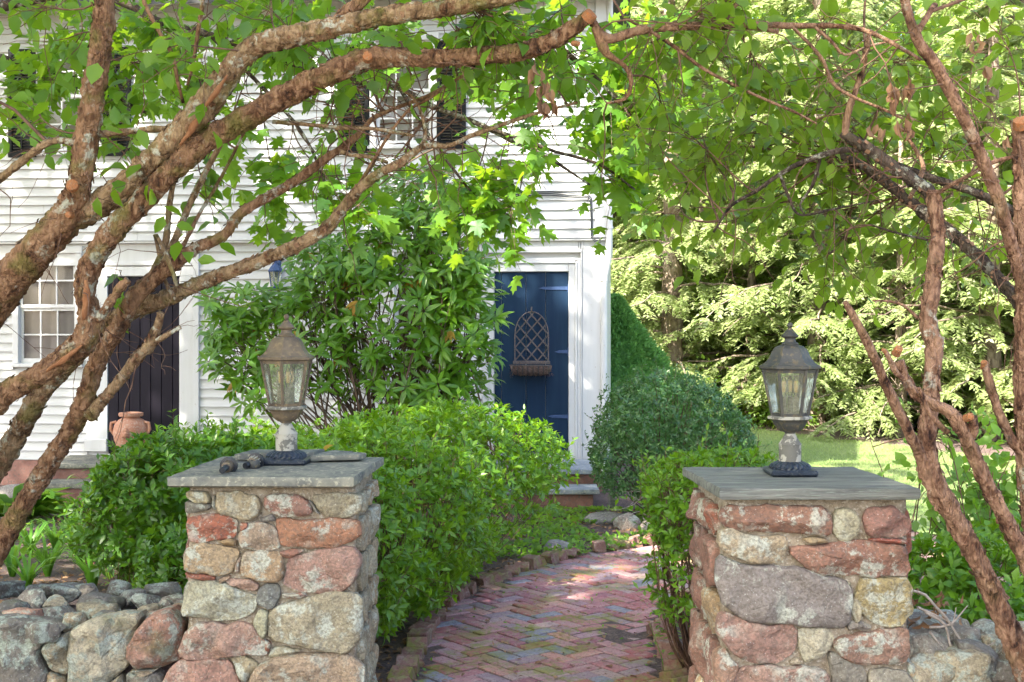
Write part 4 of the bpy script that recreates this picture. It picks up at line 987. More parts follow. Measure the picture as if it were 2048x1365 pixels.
# ------------------------------------------------------------------ pillar lanterns
def lantern(c, s, rot, label, mats):
    """s scales the traced heights; six sided head on a round post"""
    t = empty('pillar_lantern', c, label, 'lantern', 'lanterns on the gate pillars'); c = Vector(c)
    q = lambda r, h: (r*s, (1320-h)*s)
    m_head, m_post, m_base = mats
    b_ = MB(); hw_ = 195*s; b_.bbox(c.x-hw_, c.x+hw_, c.y-hw_, c.y+hw_, c.z, c.z+52*s, .008); b_.build('base_plate', M[m_base], t)
    n = 48; b2 = MB(); prof = [(172,1268),(170,1250),(150,1228),(118,1214),(104,1206)]; V = []; F_ = []
    for i, (r, h) in enumerate(prof):
        for k in range(n):
            rr = (r*(1+(.035 if k % 2 else -.03)*(1 if i in (1,2,3) else 0)))*s; a = 2*math.pi*k/n; V.append(c+Vector((rr*math.cos(a), rr*math.sin(a), (1320-h)*s)))
    F_ = [(i*n+k, i*n+(k+1)%n, (i+1)*n+(k+1)%n, (i+1)*n+k) for i in range(len(prof)-1) for k in range(n)]
    b2.add(V, F_); b2.build('fluted_foot', M[m_base], t)
    MB().lathe([q(92,1208), q(92,1075), q(95,1072), q(95,1062), q(86,1052), q(62,1015), q(46,985), q(40,972)], 32, c).build('post', M[m_post], t, True)
    MB().lathe([q(44,975), q(46,970), q(44,962)], 24, c).build('neck_ring', M[m_head], t, True)
    hx = lambda prof: MB().lathe([q(*p) for p in prof], 6, c, rot)
    hx([(52,964),(80,958),(108,935),(128,905),(140,880),(160,858)]).build('cup', M[m_head if m_post != 'flaking' else 'flaking'] if s > .0005 else M[m_head], t)
    hx([(166,858),(184,853),(186,838),(176,829),(150,828)]).build('rim', M['flaking'], t)
    rt, rb, zt, zb = 228, 150, 440, 829
    for k in range(6):
        a = rot+2*math.pi*k/6; d = Vector((math.cos(a), math.sin(a), 0)); e = Vector((-math.sin(a), math.cos(a), 0)); w_ = 13*s
        p0 = c+d*rb*s+Vector((0,0,(1320-zb)*s)); p1 = c+d*rt*s+Vector((0,0,(1320-zt)*s)); V = []
        for p in (p0, p1):
            V += [p+e*w_+d*2*s, p+d*9*s, p-e*w_+d*2*s, p-e*w_-d*9*s, p+e*w_-d*9*s]
        MB().add(V, [(i, (i+1)%5, 5+(i+1)%5, 5+i) for i in range(5)]+[(4,3,2,1,0),(5,6,7,8,9)]).build('bar', M[m_head], t)
        a2 = a+2*math.pi/6; d2 = Vector((math.cos(a2), math.sin(a2), 0)); f = .972
        q0, q1 = c+d*rb*f*s+Vector((0,0,(1320-zb)*s)), c+d2*rb*f*s+Vector((0,0,(1320-zb)*s)); q3, q2 = c+d*rt*f*s+Vector((0,0,(1320-zt)*s)), c+d2*rt*f*s+Vector((0,0,(1320-zt)*s))
        MB().add([q0,q1,q2,q3], [(0,1,2,3)]).build('pane', M['lamp_glass'], t)
        # inner border of each pane
        ins = [q0.lerp(q2, .0), q1, q2, q3]; ce = (q0+q1+q2+q3)/4; inn = [p.lerp(ce, .13) for p in ins]; nn = (q1-q0).cross(q3-q0).normalized()*2*s
        MB().add([p+nn for p in ins]+[p+nn for p in inn]+[p-nn for p in ins]+[p-nn for p in inn], [(i,(i+1)%4,4+(i+1)%4,4+i) for i in range(4)]+[(8+i,12+i,12+(i+1)%4,8+(i+1)%4) for i in range(4)]+[(4+i,4+(i+1)%4,12+(i+1)%4,12+i) for i in range(4)]).build('pane_frame', M[m_head], t)
    hx([(222,441),(238,438),(252,430),(254,412),(244,402),(226,398),(222,392)]).build('roof_lip', M[m_head], t)
    hx([(221,394),(196,372),(176,345),(162,318),(150,290),(134,265),(112,246),(84,236)]).build('roof', M[m_head], t)
    MB().lathe([q(70,238),q(74,228),q(62,214),q(50,208),q(48,196),q(44,188),q(46,178),q(68,168),q(72,158),q(62,146),q(38,120),q(26,106),q(22,98),q(13,92),q(14,88),q(21,80),q(24,68),q(20,54),q(10,45),q(2,42)], 28, c).build('finial', M[m_head], t, True)
    for k in range(3):
        a = rot+.4+2*math.pi*k/3; o_ = Vector((math.cos(a), math.sin(a), 0))*58*s; cc = c+o_
        sl = MB().lathe([q(24,822), q(24,672), q(15,668)], 14, cc).build('candle', M['sleeve'], t, True)
        MB().lathe([q(13,672),q(14,652),q(22,635),q(33,600),q(35,575),q(28,540),q(18,515),q(6,500)], 16, cc).build('bulb', M['bulb'], t, True)
        fi = MB()
        for j in range(4):
            aa = j*1.57; fi.tube([cc+Vector((9*s*math.cos(aa), 9*s*math.sin(aa), (1320-630)*s)), cc+Vector((11*s*math.cos(aa), 11*s*math.sin(aa), (1320-535)*s))], 2.2*s, 5)
        fi.build('filament', M['filament'], t)
    MB().lathe([q(140,828), q(140,820)], 6, c, rot).build('floor_plate', M[m_head], t)
    return t
cl = P(573, 922, 5.32); lantern((cl.x, 5.32, CAPZ+.001), .000497, R(-90)-.02, 'weathered bronze lantern with a flaking white post, on the pillar beside loose slates', ('lamp_bronze', 'flaking', 'black_metal'))
cr = P(1580, 950, 4.93); lantern((cr.x, 4.93, CAPZ), .000470, R(-90)+R(30)-.12, 'dark grey six sided lantern standing alone on the plank topped pillar', ('lamp_grey', 'flaking', 'black_metal'))

# loose things on the left cap
sl = empty('slate_slab', (-.97, 5.5, CAPZ), 'flat grey stone slab lying behind the left lantern base', 'stone slab', 'loose slates on the pillar cap')
rough_slab('slab', 0,0,0,0, CAPZ+.004, CAPZ+.032, M['slate'], sl, 21, .004, poly=[(-1.20,5.40),(-.865,5.47),(-.84,5.60),(-1.15,5.60)])
sl = empty('slate_slab', (-.72, 5.4, CAPZ), 'small chipped stone slab lying right of the left lantern base', 'stone slab', 'loose slates on the pillar cap')
rough_slab('slab', 0,0,0,0, CAPZ+.008, CAPZ+.030, M['slate'], sl, 22, .004, poly=[(-.86,5.34),(-.66,5.38),(-.635,5.44),(-.72,5.56),(-.80,5.58)])
def fitting(tip, back, label, rib):
    t = empty('pipe_fitting', (tip.x, tip.y, CAPZ), label, 'pipe fitting', 'black fittings lying on the pillar cap'); d = (back-tip).normalized()
    seg = lambda a, b2, r0, r1, n=18: ([tip+d*a, tip+d*b2], [r0, r1], n)
    MB().tube([tip, tip+d*.002, tip+d*.055], [.0115, .0125, .0135], 18).build('spout', M['black_plastic'], t, True)
    MB().tube([tip+d*.055, tip+d*.058, tip+d*.085], [.0145, .021, .024], 18).build('sleeve', M['lamp_bronze'], t, True)
    MB().tube([tip+d*.085, tip+d*.088, tip+d*.098, tip+d*.101], [.026, .0355, .0355, .028], 22).build('collar', M['black_plastic'], t, True)
    MB().tube([tip+d*.101, tip+d*.120], [.028, .026], 18).build('end_cap', M['black_plastic'], t, True)
    if rib:
        rb = MB(); up = Vector((0,0,1)); e = d.cross(up).normalized(); u2 = e.cross(d)
        for k in range(12):
            a = 2*math.pi*k/12; o_ = (e*math.cos(a)+u2*math.sin(a)); rb.tube([tip+d*.058+o_*.021, tip+d*.085+o_*.025], .0025, 5)
        rb.build('ribs', M['flaking'], t)
t1 = P(444, 942, 4.93); t1.z = CAPZ+.0145; e1_ = P(466, 912, 5.08); e1_.z = CAPZ+.030
fitting(t1, e1_, 'black pipe fitting with its open spout pointing at the viewer, nearest the cap corner', False)
t2 = P(490, 930, 5.10); t2.z = CAPZ+.0145; e2_ = P(524, 906, 5.24); e2_.z = CAPZ+.030
fitting(t2, e2_, 'black pipe fitting with a pale ribbed collar, lying against the lantern base', True)
k_ = P(508, 930, 5.14); cp = empty('metal_cup', (k_.x, 5.14, CAPZ), 'small dull metal cap standing between the black fitting and the lantern base', 'cap')
MB().lathe([(.022,0),(.0235,.002),(.0235,.030),(.022,.032),(.019,.031),(.019,.006)], 22, (k_.x, 5.14, CAPZ+.001)).build('shell', M['lamp_grey'], cp, True)
lf = empty('dry_leaf', P(650, 903, 5.62), 'curled orange dry leaf stuck behind the small slate on the pillar cap', 'leaf')
lp_ = root_off(lf); V, I = scatter(oval(.2, .16, .2), [lp_+Vector((-.01,0,-.0))], [(.8,.1,.6)], [(-.3,-.8,.5)], [.055]); link('blade', np_mesh('blade', V-np.array(lp_), I), M['leaf_yellow'], lf)

# ------------------------------------------------------------------ stone walls
wl_l = empty('stone_wall', (-2.3, 5.3, 0), 'low wall of big lichened fieldstones running from the left pillar out of frame', 'stone wall')
WF = 4.96; trw = (.34426, 0, 895)
WT = [('g',[(-60,1010),(150,1005),(380,1050),(330,1085),(240,1150),(232,1200),(275,1300),(270,1450),(-60,1450)]), ('n',[(300,1115),(390,1078),(402,1150),(405,1250),(388,1325),(300,1290),(238,1185)]),
 ('w',[(470,1030),(640,975),(830,972),(770,1080),(745,1170),(757,1260),(640,1350),(610,1450),(400,1450),(412,1250),(402,1100)]), ('p',[(870,970),(990,945),(1060,1030),(1040,1130),(1045,1220),(940,1270),(790,1275),(748,1220),(762,1120)]),
 ('g',[(730,1310),(940,1300),(960,1420),(735,1420)]), ('t',[(268,1335),(310,1308),(388,1352),(392,1450),(275,1450)]), ('n',[(640,1370),(715,1310),(722,1450),(620,1450)]), ('t',[(760,1290),(850,1282),(930,1276),(900,1296),(770,1303)])]
fw = lambda a, b2, o: Vector((a, WF-o, b2))
for i, (c, ol) in enumerate(WT):
    q = [(lambda p: (p.x, p.z))(P(z[0]*trw[2-2]+trw[1], trw[2]+z[1]*trw[0], WF)) for z in ol]
    face_stone(q, fw, .075, wl_l, CC[c][i % len(CC[c])], M['stone_wall'], 300+i, n=36, deep=.16, tilt=.1)
zlo = .33
for i, q in enumerate(fill_rows(-3.6, -1.36, -.15, zlo, 41, (.2,.26), (.25,.5))): face_stone(q, fw, .07, wl_l, random.Random(i).choice(GREY+PALE+TAN), M['stone_wall'], 340+i, n=18, deep=.16)
for i, q in enumerate(fill_rows(-3.6, -2.08, .33, .6, 42, (.2,.3), (.25,.5))): face_stone(q, fw, .07, wl_l, random.Random(i).choice(GREY+PALE+TAN), M['stone_wall'], 360+i, n=18, deep=.16)
MB().box(-3.6, -1.30, WF+.05, WF+.62, -.2, .50).build('rubble_core', M['soil'], wl_l)
def ground_px(px, py, z): Y = (EYE-z)*F/(py-HOR); return P(px, py, Y)
TOPS = [(40,795,110,45,'g'),(175,870,110,75,'g'),(55,925,110,55,'g'),(130,970,115,45,'p'),(330,890,65,40,'n'),(370,820,130,45,'g'),(340,945,105,30,'g'),(430,985,75,60,'t'),(565,875,130,48,'g'),(580,930,120,42,'n'),(600,975,80,30,'g'),
        (760,850,75,55,'g'),(855,868,85,48,'g'),(940,820,105,60,'g'),(845,940,78,38,'n'),(1010,880,85,40,'g'),(1040,935,60,50,'t'),(960,905,50,40,'g'),(230,815,70,40,'g'),(700,800,75,40,'g'),(510,815,70,40,'g'),(1000,1000,60,50,'g'),(30,1005,140,45,'g'),(640,1000,110,30,'w'),(910,985,80,30,'p'),(260,1040,80,40,'g')]
for i, (x, y, a, b2, c) in enumerate(TOPS):
    p = ground_px(x*.34426, 895+y*.34426, .57); sc_ = p.y/F*.34426
    col = CC[c][i % len(CC[c])] if c != 'g' else random.choice([(0.16,0.15,0.135),(0.21,0.19,0.16),(0.12,0.115,0.11)])
    rock('stone', (p.x, p.y, .55), a*sc_*1.1, max(.06, a*sc_*.75), max(.045, b2*sc_*1.05), M['stone_wall'], wl_l, col, 400+i, 4, .62, .2, random.uniform(-.5,.5))
for i in range(14):
    x = random.uniform(-3.5, -1.35); y = random.uniform(5.05, 5.62); rock('stone', (x, y, .43+random.uniform(0,.03)), random.uniform(.08,.14), random.uniform(.08,.12), random.uniform(.05,.08), M['stone_wall'], wl_l, random.choice(GREY), 450+i, 2, .5, .17, random.uniform(0,3))
for i in range(9):
    rock('stone', (-3.5+i*.26, 5.62, .3+.05*(i%2)), .17, .14, .2, M['stone_wall'], wl_l, random.choice(GREY+PALE), 480+i, 2)
wl_r = empty('stone_wall', (2.2, 5.0, 0), 'low tumbled fieldstone wall on the far side of the right pillar', 'stone wall')
RT = [(1858,1270,75,45,'g'),(1845,1300,75,45,'g'),(1855,1350,62,42,'n'),(1918,1340,58,42,'n'),(1966,1262,32,22,'g'),(1990,1292,30,24,'w'),(2003,1352,50,32,'g'),(1965,1345,30,24,'g'),(2040,1268,36,28,'w'),(2035,1310,40,32,'g'),(1900,1285,60,36,'g'),(1950,1310,50,30,'g'),(1830,1350,40,40,'t'),(1885,1255,70,28,'n'),(2070,1340,60,50,'g')]
for i, (x, y, a, b2, c) in enumerate(RT):
    z = .52 if y < 1320 else .48; p = ground_px(x, y, z); p.y = min(max(p.y, 4.62), 5.3); q = P(x, y, p.y); sc_ = p.y/F
    rock('stone', (q.x, p.y, q.z), a*sc_*1.05, a*sc_*.85, b2*sc_*1.1, M['stone_wall'], wl_r, CC[c][i % len(CC[c])], 500+i, 4, .62, .2, random.uniform(-.6,.6))
for i in range(46):
    x = random.uniform(1.52, 3.6); y = random.uniform(4.62, 5.2); z = random.uniform(.0, .42); rr = random.uniform(.10,.19)
    rock('stone', (x, y, z), rr*1.2, rr, rr*.75, M['stone_wall'], wl_r, random.choice(GREY+GRT+PALE[:1]), 530+i, 2, .55, .17, random.uniform(0,3))
# boulders by the steps
for i, (x, y, hw_, hh, c, lab) in enumerate(((1214,1036,50,14,(0.33,0.31,0.29),'flat grey boulder in front of the right door steps'),(1253,1046,30,20,(0.42,0.34,0.28),'rounded tan boulder between the flat boulder and the solar light'),(1306,1054,27,15,(0.44,0.36,0.30),'pale boulder at the foot of the solar path light'),
                                 (1112,1096,38,17,(0.30,0.25,0.24),'grey brown boulder in the leaf litter beside the brick path'),(40,985,50,18,(0.36,0.33,0.30),'pale boulder behind the left tree near the hosta'))):
    Y = (EYE+.05)*F/(y+hh*.6-HOR); p = P(x, y+4, Y); s_ = Y/F
    b_ = empty('boulder', (p.x, Y, gz(p.x, Y)), lab, 'boulder'); rock('stone', p, hw_*s_, hw_*s_*.8, hh*s_*1.25, M['stone'], b_, c, 600+i, 3, .45, .15)

# ------------------------------------------------------------------ brick path
LE = [(-.50,2.4),(-.475,6.12),(-.435,7.06),(-.38,7.68),(-.21,8.25),(.13,8.93),(.645,9.72),(1.07,10.06),(1.8,10.3),(3.4,10.45)]
RE = [(.75,2.4),(.75,6.1),(.78,7.06),(.99,7.8),(1.29,8.4),(1.8,8.75),(2.5,8.95),(3.4,9.05)]
PATH = LE+RE[::-1]
path = empty('brick_path', (.15, 6.5, 0)); path['kind'] = 'structure'
def brick_mesh(l, w_, h, seed):
    r = random.Random(seed); b_ = .006; V = []; 
    for (x, y) in ((-l/2,-w_/2),(l/2,-w_/2),(l/2,w_/2),(-l/2,w_/2)): V.append((x+r.uniform(-.003,.003), y+r.uniform(-.003,.003), 0))
    V += [(x, y, h-b_*.8) for x, y, _ in V[:4]]; V += [(x*(1-b_/l*2.6), y*(1-b_/w_*2.6), h+r.uniform(-.001,.001)) for x, y, _ in V[:4]]
    me = py_mesh('brick', V, [(0,1,5,4),(1,2,6,5),(2,3,7,6),(3,0,4,7),(4,5,9,8),(5,6,10,9),(6,7,11,10),(7,4,8,11),(8,9,10,11)]); me.materials.append(M['brick']); return me
BM = [brick_mesh(.189, .089, .055, k) for k in range(4)]
BCOL = [(0.32,0.095,0.10),(0.36,0.145,0.155),(0.27,0.095,0.12),(0.38,0.19,0.195),(0.34,0.19,0.215),(0.27,0.18,0.21),(0.20,0.20,0.25),(0.36,0.24,0.23),(0.46,0.22,0.18)]
cells = []
for ix in range(-90, 150):
    for iy in range(-90, 150):
        d = (ix-iy) % 4
        if d == 0: cx, cy_, a = (ix+1)*.1, (iy+.5)*.1, 0
        elif d == 3: cx, cy_, a = (ix+.5)*.1, (iy+1)*.1, 90
        else: continue
        rot = R(38); X = cx*math.cos(rot)-cy_*math.sin(rot)+.2; Y = cx*math.sin(rot)+cy_*math.cos(rot)+5.4
        if inside(PATH, X, Y): cells.append((X, Y, R(a)+rot))
cells = [c for c in cells if c[1] > 2.5]
order = sorted(cells, key=lambda c: (c[1] < 5.95, math.hypot(c[0], c[1])+max(0, c[0]-1.15)*6)); mass = []
for i, (X, Y, a) in enumerate(order):
    h = .006*noise.noise((X*2.2, Y*2.2, 4))+random.uniform(-.003,.003)-.018*max(0, 1-abs(Y-7.05)/.5)*max(0, 1-abs(X-.62)/.25)
    z = gz(X, Y)-.050+h+.004; mt = Matrix.Translation((X, Y, z)) @ Matrix.Rotation(a+random.uniform(-.025,.025), 4, 'Z') @ Matrix.Rotation(random.uniform(-.02,.02), 4, 'X') @ Matrix.Rotation(random.uniform(-.014,.014), 4, 'Y')
    col = random.choice(BCOL[:6]+BCOL) if random.random() > .05 else BCOL[6]
    if i < 300:
        o = link('brick', BM[i % 4], None, path); o.matrix_local = Matrix.Translation(-path.location) @ mt; o.color = col+(1,)
    else: mass.append((mt, i % 4))
V = []; Fm = []
for mt, k in mass:
    n = len(V); V += [mt @ v.co-path.location for v in BM[k].vertices]; Fm += [tuple(n+j for j in p.vertices) for p in BM[k].polygons]
o = link('farther_bricks', py_mesh('farther_bricks', V, Fm), M['brick'], path, 'stuff'); o.color = (0.31,0.17,0.155,1)
# bedding under the bricks
V = [(x, y, gz(x, y)-.004) for x, y in PATH]; 
EM = [brick_mesh(.19, .092, .11, 20+k) for k in range(4)]
def edging(line, y0, y1, step, side):
    pts = np.array([p for p in line], float); seg = np.linalg.norm(np.diff(pts, axis=0), axis=1); cum = np.concatenate([[0], np.cumsum(seg)])
    for k, s in enumerate(np.arange(0, cum[-1], step)):
        x = np.interp(s, cum, pts[:,0]); y = np.interp(s, cum, pts[:,1]); x2 = np.interp(s+.05, cum, pts[:,0]); y2 = np.interp(s+.05, cum, pts[:,1])
        if not y0 < y < y1 or x > 1.7: continue
        a = math.atan2(y2-y, x2-x); ox, oy = -math.sin(a)*side*.06, math.cos(a)*side*.06
        mt = Matrix.Translation((x+ox, y+oy, gz(x, y)-.040+random.uniform(-.035,.02))) @ Matrix.Rotation(a+R(90)+random.uniform(-.6,.6), 4, 'Z') @ Matrix.Rotation(R(-20*side)+random.uniform(-.22,.22), 4, 'X') @ Matrix.Scale(.58, 4, (1,0,0))
        if random.random() < .12: continue
        o = link('edging_brick', EM[k % 4], None, path); o.matrix_local = Matrix.Translation(-path.location) @ mt; o.color = random.choice([(0.19,0.075,0.05),(0.22,0.095,0.07),(0.16,0.07,0.055),(0.23,0.115,0.085)])+(1,)
edging(LE, 5.6, 10.2, .135, 1); edging(RE, 5.6, 8.6, .15, -1)
# ------------------------------------------------------------------ the small tree on the left that arches over the gate
OV = [oval(.30,.06,.14), oval(.27,.09,.22), oval(.33,.05,.08)]
tree_l = empty('arching_tree', (-2.6, 5.6, 0), 'multi stemmed small tree left of the gate, its flaking limbs arching over the left pillar', 'tree')
LL = []
FLK = {}; THICK = .80
def stem(root, name, lst, mat, seg=20, rough=.16, seed=0, swell=.08, step=.0085):
    p, r = pxl(lst); r = [x*THICK for x in r]; o, path = limb(name, p, r, M[mat], root, int(seg*1.6), step, rough, seed, swell)
    FLK.setdefault(root.name, []).append(smooth_path(p, r, .02)); return path
Bx = [(-180, 1431, 5.6, 110)]
LL.append(stem(tree_l, 'stem', [(-260,1431,5.6,130),(-215,1120,5.45,115),(-110,760,5.25,105),(0,590,5.1,98),(78,497,5.0,92),(140,425,4.95,84),(160,360,4.9,60),(172,290,4.88,64),(186,190,4.85,57),(203,80,4.82,56),(208,0,4.8,52),(200,-220,4.75,44),(230,-480,4.7,30)], 'bark_l', 26, .17, 1))
LL.append(stem(tree_l, 'limb', [(118,455,4.97,50),(173,427,4.96,66),(250,372,4.9,66),(330,298,4.85,68),(392,232,4.8,70),(440,170,4.78,66),(492,106,4.75,56),(545,82,4.72,54),(620,66,4.7,52),(700,46,4.68,50),(800,28,4.66,46),(905,14,4.64,42),(1010,-4,4.6,36),(1200,-60,4.6,24),(1400,-180,4.6,12)], 'bark_old', 26, .15, 2))
LL.append(stem(tree_l, 'stem', [(-225,1431,5.5,90),(-160,1050,5.3,80),(-80,880,5.15,70),(0,798,5.05,58),(60,760,5.0,54),(120,722,4.98,56),(165,685,4.95,66),(183,640,4.93,62),(170,590,4.92,52),(180,535,4.9,56),(215,475,4.88,58),(268,420,4.86,56),(340,345,4.84,58),(415,280,4.82,58),(490,238,4.8,60),(570,192,4.78,60),(650,152,4.76,60),(735,118,4.74,56),(820,116,4.72,46),(900,116,4.7,46),(970,112,4.68,46),(1040,104,4.66,44),(1105,82,4.64,42),(1150,54,4.62,38),(1182,28,4.6,32)], 'bark_l', 26, .17, 3))
LL.append(stem(tree_l, 'stem', [(-215,1431,5.7,80),(-120,1120,5.62,62),(0,928,5.55,54),(45,849,5.5,52),(86,780,5.45,52),(138,725,5.4,50),(189,672,5.35,52),(241,634,5.3,48),(290,612,5.27,44),(330,598,5.25,42),(413,562,5.2,38),(516,524,5.15,36),(602,487,5.1,34),(655,455,5.08,32),(690,412,5.05,30),(725,372,5.0,26),(764,344,5.0,24),(800,327,5.0,22),(845,293,5.0,15),(895,292,5.0,12),(942,272,5.0,12),(990,255,5.0,11),(1059,231,5.0,9),(1155,205,5.0,7)], 'bark_old', 22, .17, 4))
LL.append(stem(tree_l, 'stem', [(-190,1431,5.5,80),(-95,1255,5.45,62),(-10,1110,5.4,54),(50,1005,5.35,50),(103,920,5.3,50),(150,845,5.25,48),(172,794,5.22,46),(188,740,5.2,44),(215,690,5.18,44),(241,648,5.16,42),(268,598,5.14,44),(310,556,5.12,40),(350,526,5.1,36),(396,496,5.1,32),(448,470,5.1,28),(482,426,5.1,26),(540,392,5.1,25),(585,366,5.1,24),(640,326,5.1,22),(689,292,5.1,20),(721,265,5.1,15),(745,238,5.1,12),(783,220,5.1,10),(860,190,5.1,9),(930,150,5.1,8)], 'bark_l', 22, .17, 5))
LL.append(stem(tree_l, 'branch', [(180,832,5.2,36),(205,802,5.15,30),(240,760,5.1,27),(275,715,5.05,28),(300,688,5.03,30),(314,655,5.02,24),(322,626,5.0,20)], 'bark_old', 16, .25, 6))
LL.append(stem(tree_l, 'branch', [(296,692,5.03,18),(325,676,5.0,17),(345,664,5.0,13),(362,655,5.0,11)], 'bark_old', 14, .25, 7))
LL.append(stem(tree_l, 'branch', [(180,640,4.93,26),(197,636,4.9,24),(212,616,4.88,22),(235,585,4.86,24),(256,560,4.85,20)], 'bark_l', 16, .3, 8))
for k, (nm, l, mt) in enumerate([
 ('branch', [(150,288,4.88,20),(131,282,4.88,19),(110,282,4.9,19),(86,291,4.9,20),(45,322,4.95,21),(0,358,5.0,22),(-60,400,5.0,24)], 'bark_old'),
 ('branch', [(172,276,4.9,16),(200,268,4.9,17),(250,264,4.88,18),(300,259,4.88,18),(342,258,4.9,15)], 'bark_old'),
 ('branch', [(545,244,5.0,11),(600,248,5.0,11),(680,256,5.0,11),(730,257,5.0,10),(770,261,5.0,10),(828,272,5.0,9)], 'bark_old'),
 ('branch', [(300,560,5.15,20),(330,490,5.2,17),(338,420,5.22,16),(347,360,5.22,14),(352,300,5.2,12)], 'bark_old'),
 ('branch', [(320,548,5.12,24),(350,480,5.2,19),(375,420,5.22,17),(408,352,5.22,16),(430,310,5.2,14),(470,240,5.15,11)], 'bark_old'),
 ('branch', [(350,525,5.1,14),(398,430,5.2,10),(425,385,5.25,9),(462,318,5.25,8),(495,250,5.2,6)], 'bark_l'),
 ('branch', [(289,-30,4.7,10),(289,7,4.7,10),(318,62,4.72,11),(344,110,4.75,11),(355,160,4.8,9),(366,206,4.85,8)], 'bark_l'),
 ('branch', [(408,-30,4.8,12),(406,0,4.8,12),(396,66,4.82,11),(386,131,4.85,9),(375,170,4.9,7)], 'bark_l'),
 ('branch', [(640,76,4.7,34),(690,30,4.7,36),(735,-10,4.7,34),(800,-90,4.7,26)], 'bark_l'),
 ('branch', [(680,303,5.05,13),(700,310,5.05,12),(740,314,5.05,11),(775,325,5.03,9)], 'bark_old'),
 ('branch', [(800,326,5.0,14),(838,300,5.0,13),(850,270,5.0,11),(846,238,5.0,9),(830,200,5.0,8),(800,178,5.0,7)], 'bark_old'),
 ('branch', [(700,398,5.05,9),(800,240,5.0,8),(860,196,5.0,8),(925,152,5.0,7)], 'bark_l'),
 ('branch', [(310,470,5.2,11),(330,560,5.15,10),(352,600,5.1,9),(350,570,5.08,9)][:3], 'bark_old'),
 ('branch', [(313,470,5.05,8),(328,500,5.02,11),(340,530,5.0,12),(348,552,5.0,11),(353,573,5.0,9)], 'bark_old')]):
    LL.append(stem(tree_l, nm, l, mt, 12, .2, 10+k, step=.016))
def cut(root, px, py, Y, wd, d, mat='cut'):
    c = P(px, py, Y); r = wd/F*Y/2*.86; d = Vector(d).normalized(); n = 20; m = MB()
    e = d.cross(Vector((.2,.3,1))).normalized(); f = d.cross(e); V = [c-d*.03+(e*math.cos(2*math.pi*k/n)+f*math.sin(2*math.pi*k/n))*r*1.12 for k in range(n)]
    V2 = [c+(e*math.cos(2*math.pi*k/n)+f*math.sin(2*math.pi*k/n))*r*(1+.08*noise.noise((k*.8, px, 0)))+d*.004*noise.noise((k*2.1, py, 1)) for k in range(n)]
    V3 = [c+d*.003+(e*math.cos(2*math.pi*k/n)+f*math.sin(2*math.pi*k/n))*r*.5 for k in range(n)]
    V += V2+V3+[c+d*.004]; Fc = [(i*n+k, i*n+(k+1)%n, (i+1)*n+(k+1)%n, (i+1)*n+k) for i in (0,1) for k in range(n)]+[(2*n+k, 2*n+(k+1)%n, 3*n) for k in range(n)]
    m.add(V, Fc).build('cut_end', M[mat], root)
cut(tree_l, 144, 370, 4.80, 26, (.3,-1,.15)); cut(tree_l, 136, 430, 4.86, 15, (-.1,-1,0)); cut(tree_l, 735, 112, 4.66, 22, (.1,-1,.15)); cut(tree_l, 1184, 27, 4.585, 30, (.6,-.5,.6)); cut(tree_l, 1157, 88, 4.60, 12, (.6,-.7,-.2))
flakes(FLK[tree_l.name], 190, tree_l, M['bark_l'])
# torn strips of wood on the limbs
for k, (a, b2, wd) in enumerate((((400,225,4.70),(455,150,4.68),16),((360,290,4.76),(410,215,4.72),20),((168,640,4.86),(172,560,4.84),26),((90,745,4.94),(165,690,4.88),18))):
    p, r = pxl([(a[0],a[1],a[2]+.012,wd*.25), (((a[0]+b2[0])/2)+3, (a[1]+b2[1])/2, (a[2]+b2[2])/2+.006, wd*.8), (b2[0],b2[1],b2[2]+.012,wd*.25)]); limb('torn_wood', p, r, M['splinter'], tree_l, 10, .012, .35, 60+k)

def spray(lv, st, limbs, px, py, Y, rx, ry, rd, n, **kw): foliage_cloud(lv, st, limbs, P(px, py, Y), (rx/F*Y, rd, ry/F*Y), n, **kw)
lv, st = Leaves(), Sticks(5); la = np.concatenate(LL)
for a in [(395,85,4.5,100,90,.2,7),(330,90,5.2,110,100,.2,9),(60,270,5.1,70,70,.2,4),(215,255,5.2,80,60,.2,6),(470,300,5.3,100,70,.2,8),(570,35,4.9,170,50,.3,20),
          (720,190,5.2,150,50,.25,6),(850,55,4.95,230,65,.35,42),(1030,60,4.9,190,85,.5,40),(500,190,5.4,100,80,.2,7),(650,90,5.2,140,50,.2,10),(860,300,5.2,60,50,.2,3),(120,40,5.1,120,45,.3,14),(400,40,5.2,140,50,.3,14)]:
    spray(lv, st, la, *a, leaf=(.065,.095), gap=.055)
for a in [(228,560,5.0,26,34,.08,2),(90,330,4.9,60,30,.1,3),(245,330,4.8,40,50,.1,3)]: spray(lv, st, la, *a, leaf=(.07,.09), branch_r=.003)
# bare twig tangle
for k in range(150):
    j = rng.integers(len(la)); p = la[j]; q = pix(p)
    if not (-50 < q[0] < 1200 and 100 < q[1] < 720): continue
    d = rng.normal(0, .7, 3)+np.array([.3, 0, .25 if rng.random() < .6 else -.5]); t = wander(p, d, rng.uniform(.12,.5), 7, .2, .03); st.add(t, rng.uniform(.0015,.0035), .0008)
    if rng.random() < .5: st.add(wander(t[4], d+rng.normal(0,.8,3), rng.uniform(.08,.2), 4, .25, .03), .0015, .0006)
for k in range(70):
    p = np.array(P(rng.uniform(640,920), rng.uniform(150,330), rng.uniform(4.95,5.3))); t = wander(p, rng.normal(0,1,3)*[1,.4,.8], rng.uniform(.15,.5), 7, .22, .0); st.add(t, rng.uniform(.002,.005), .001)
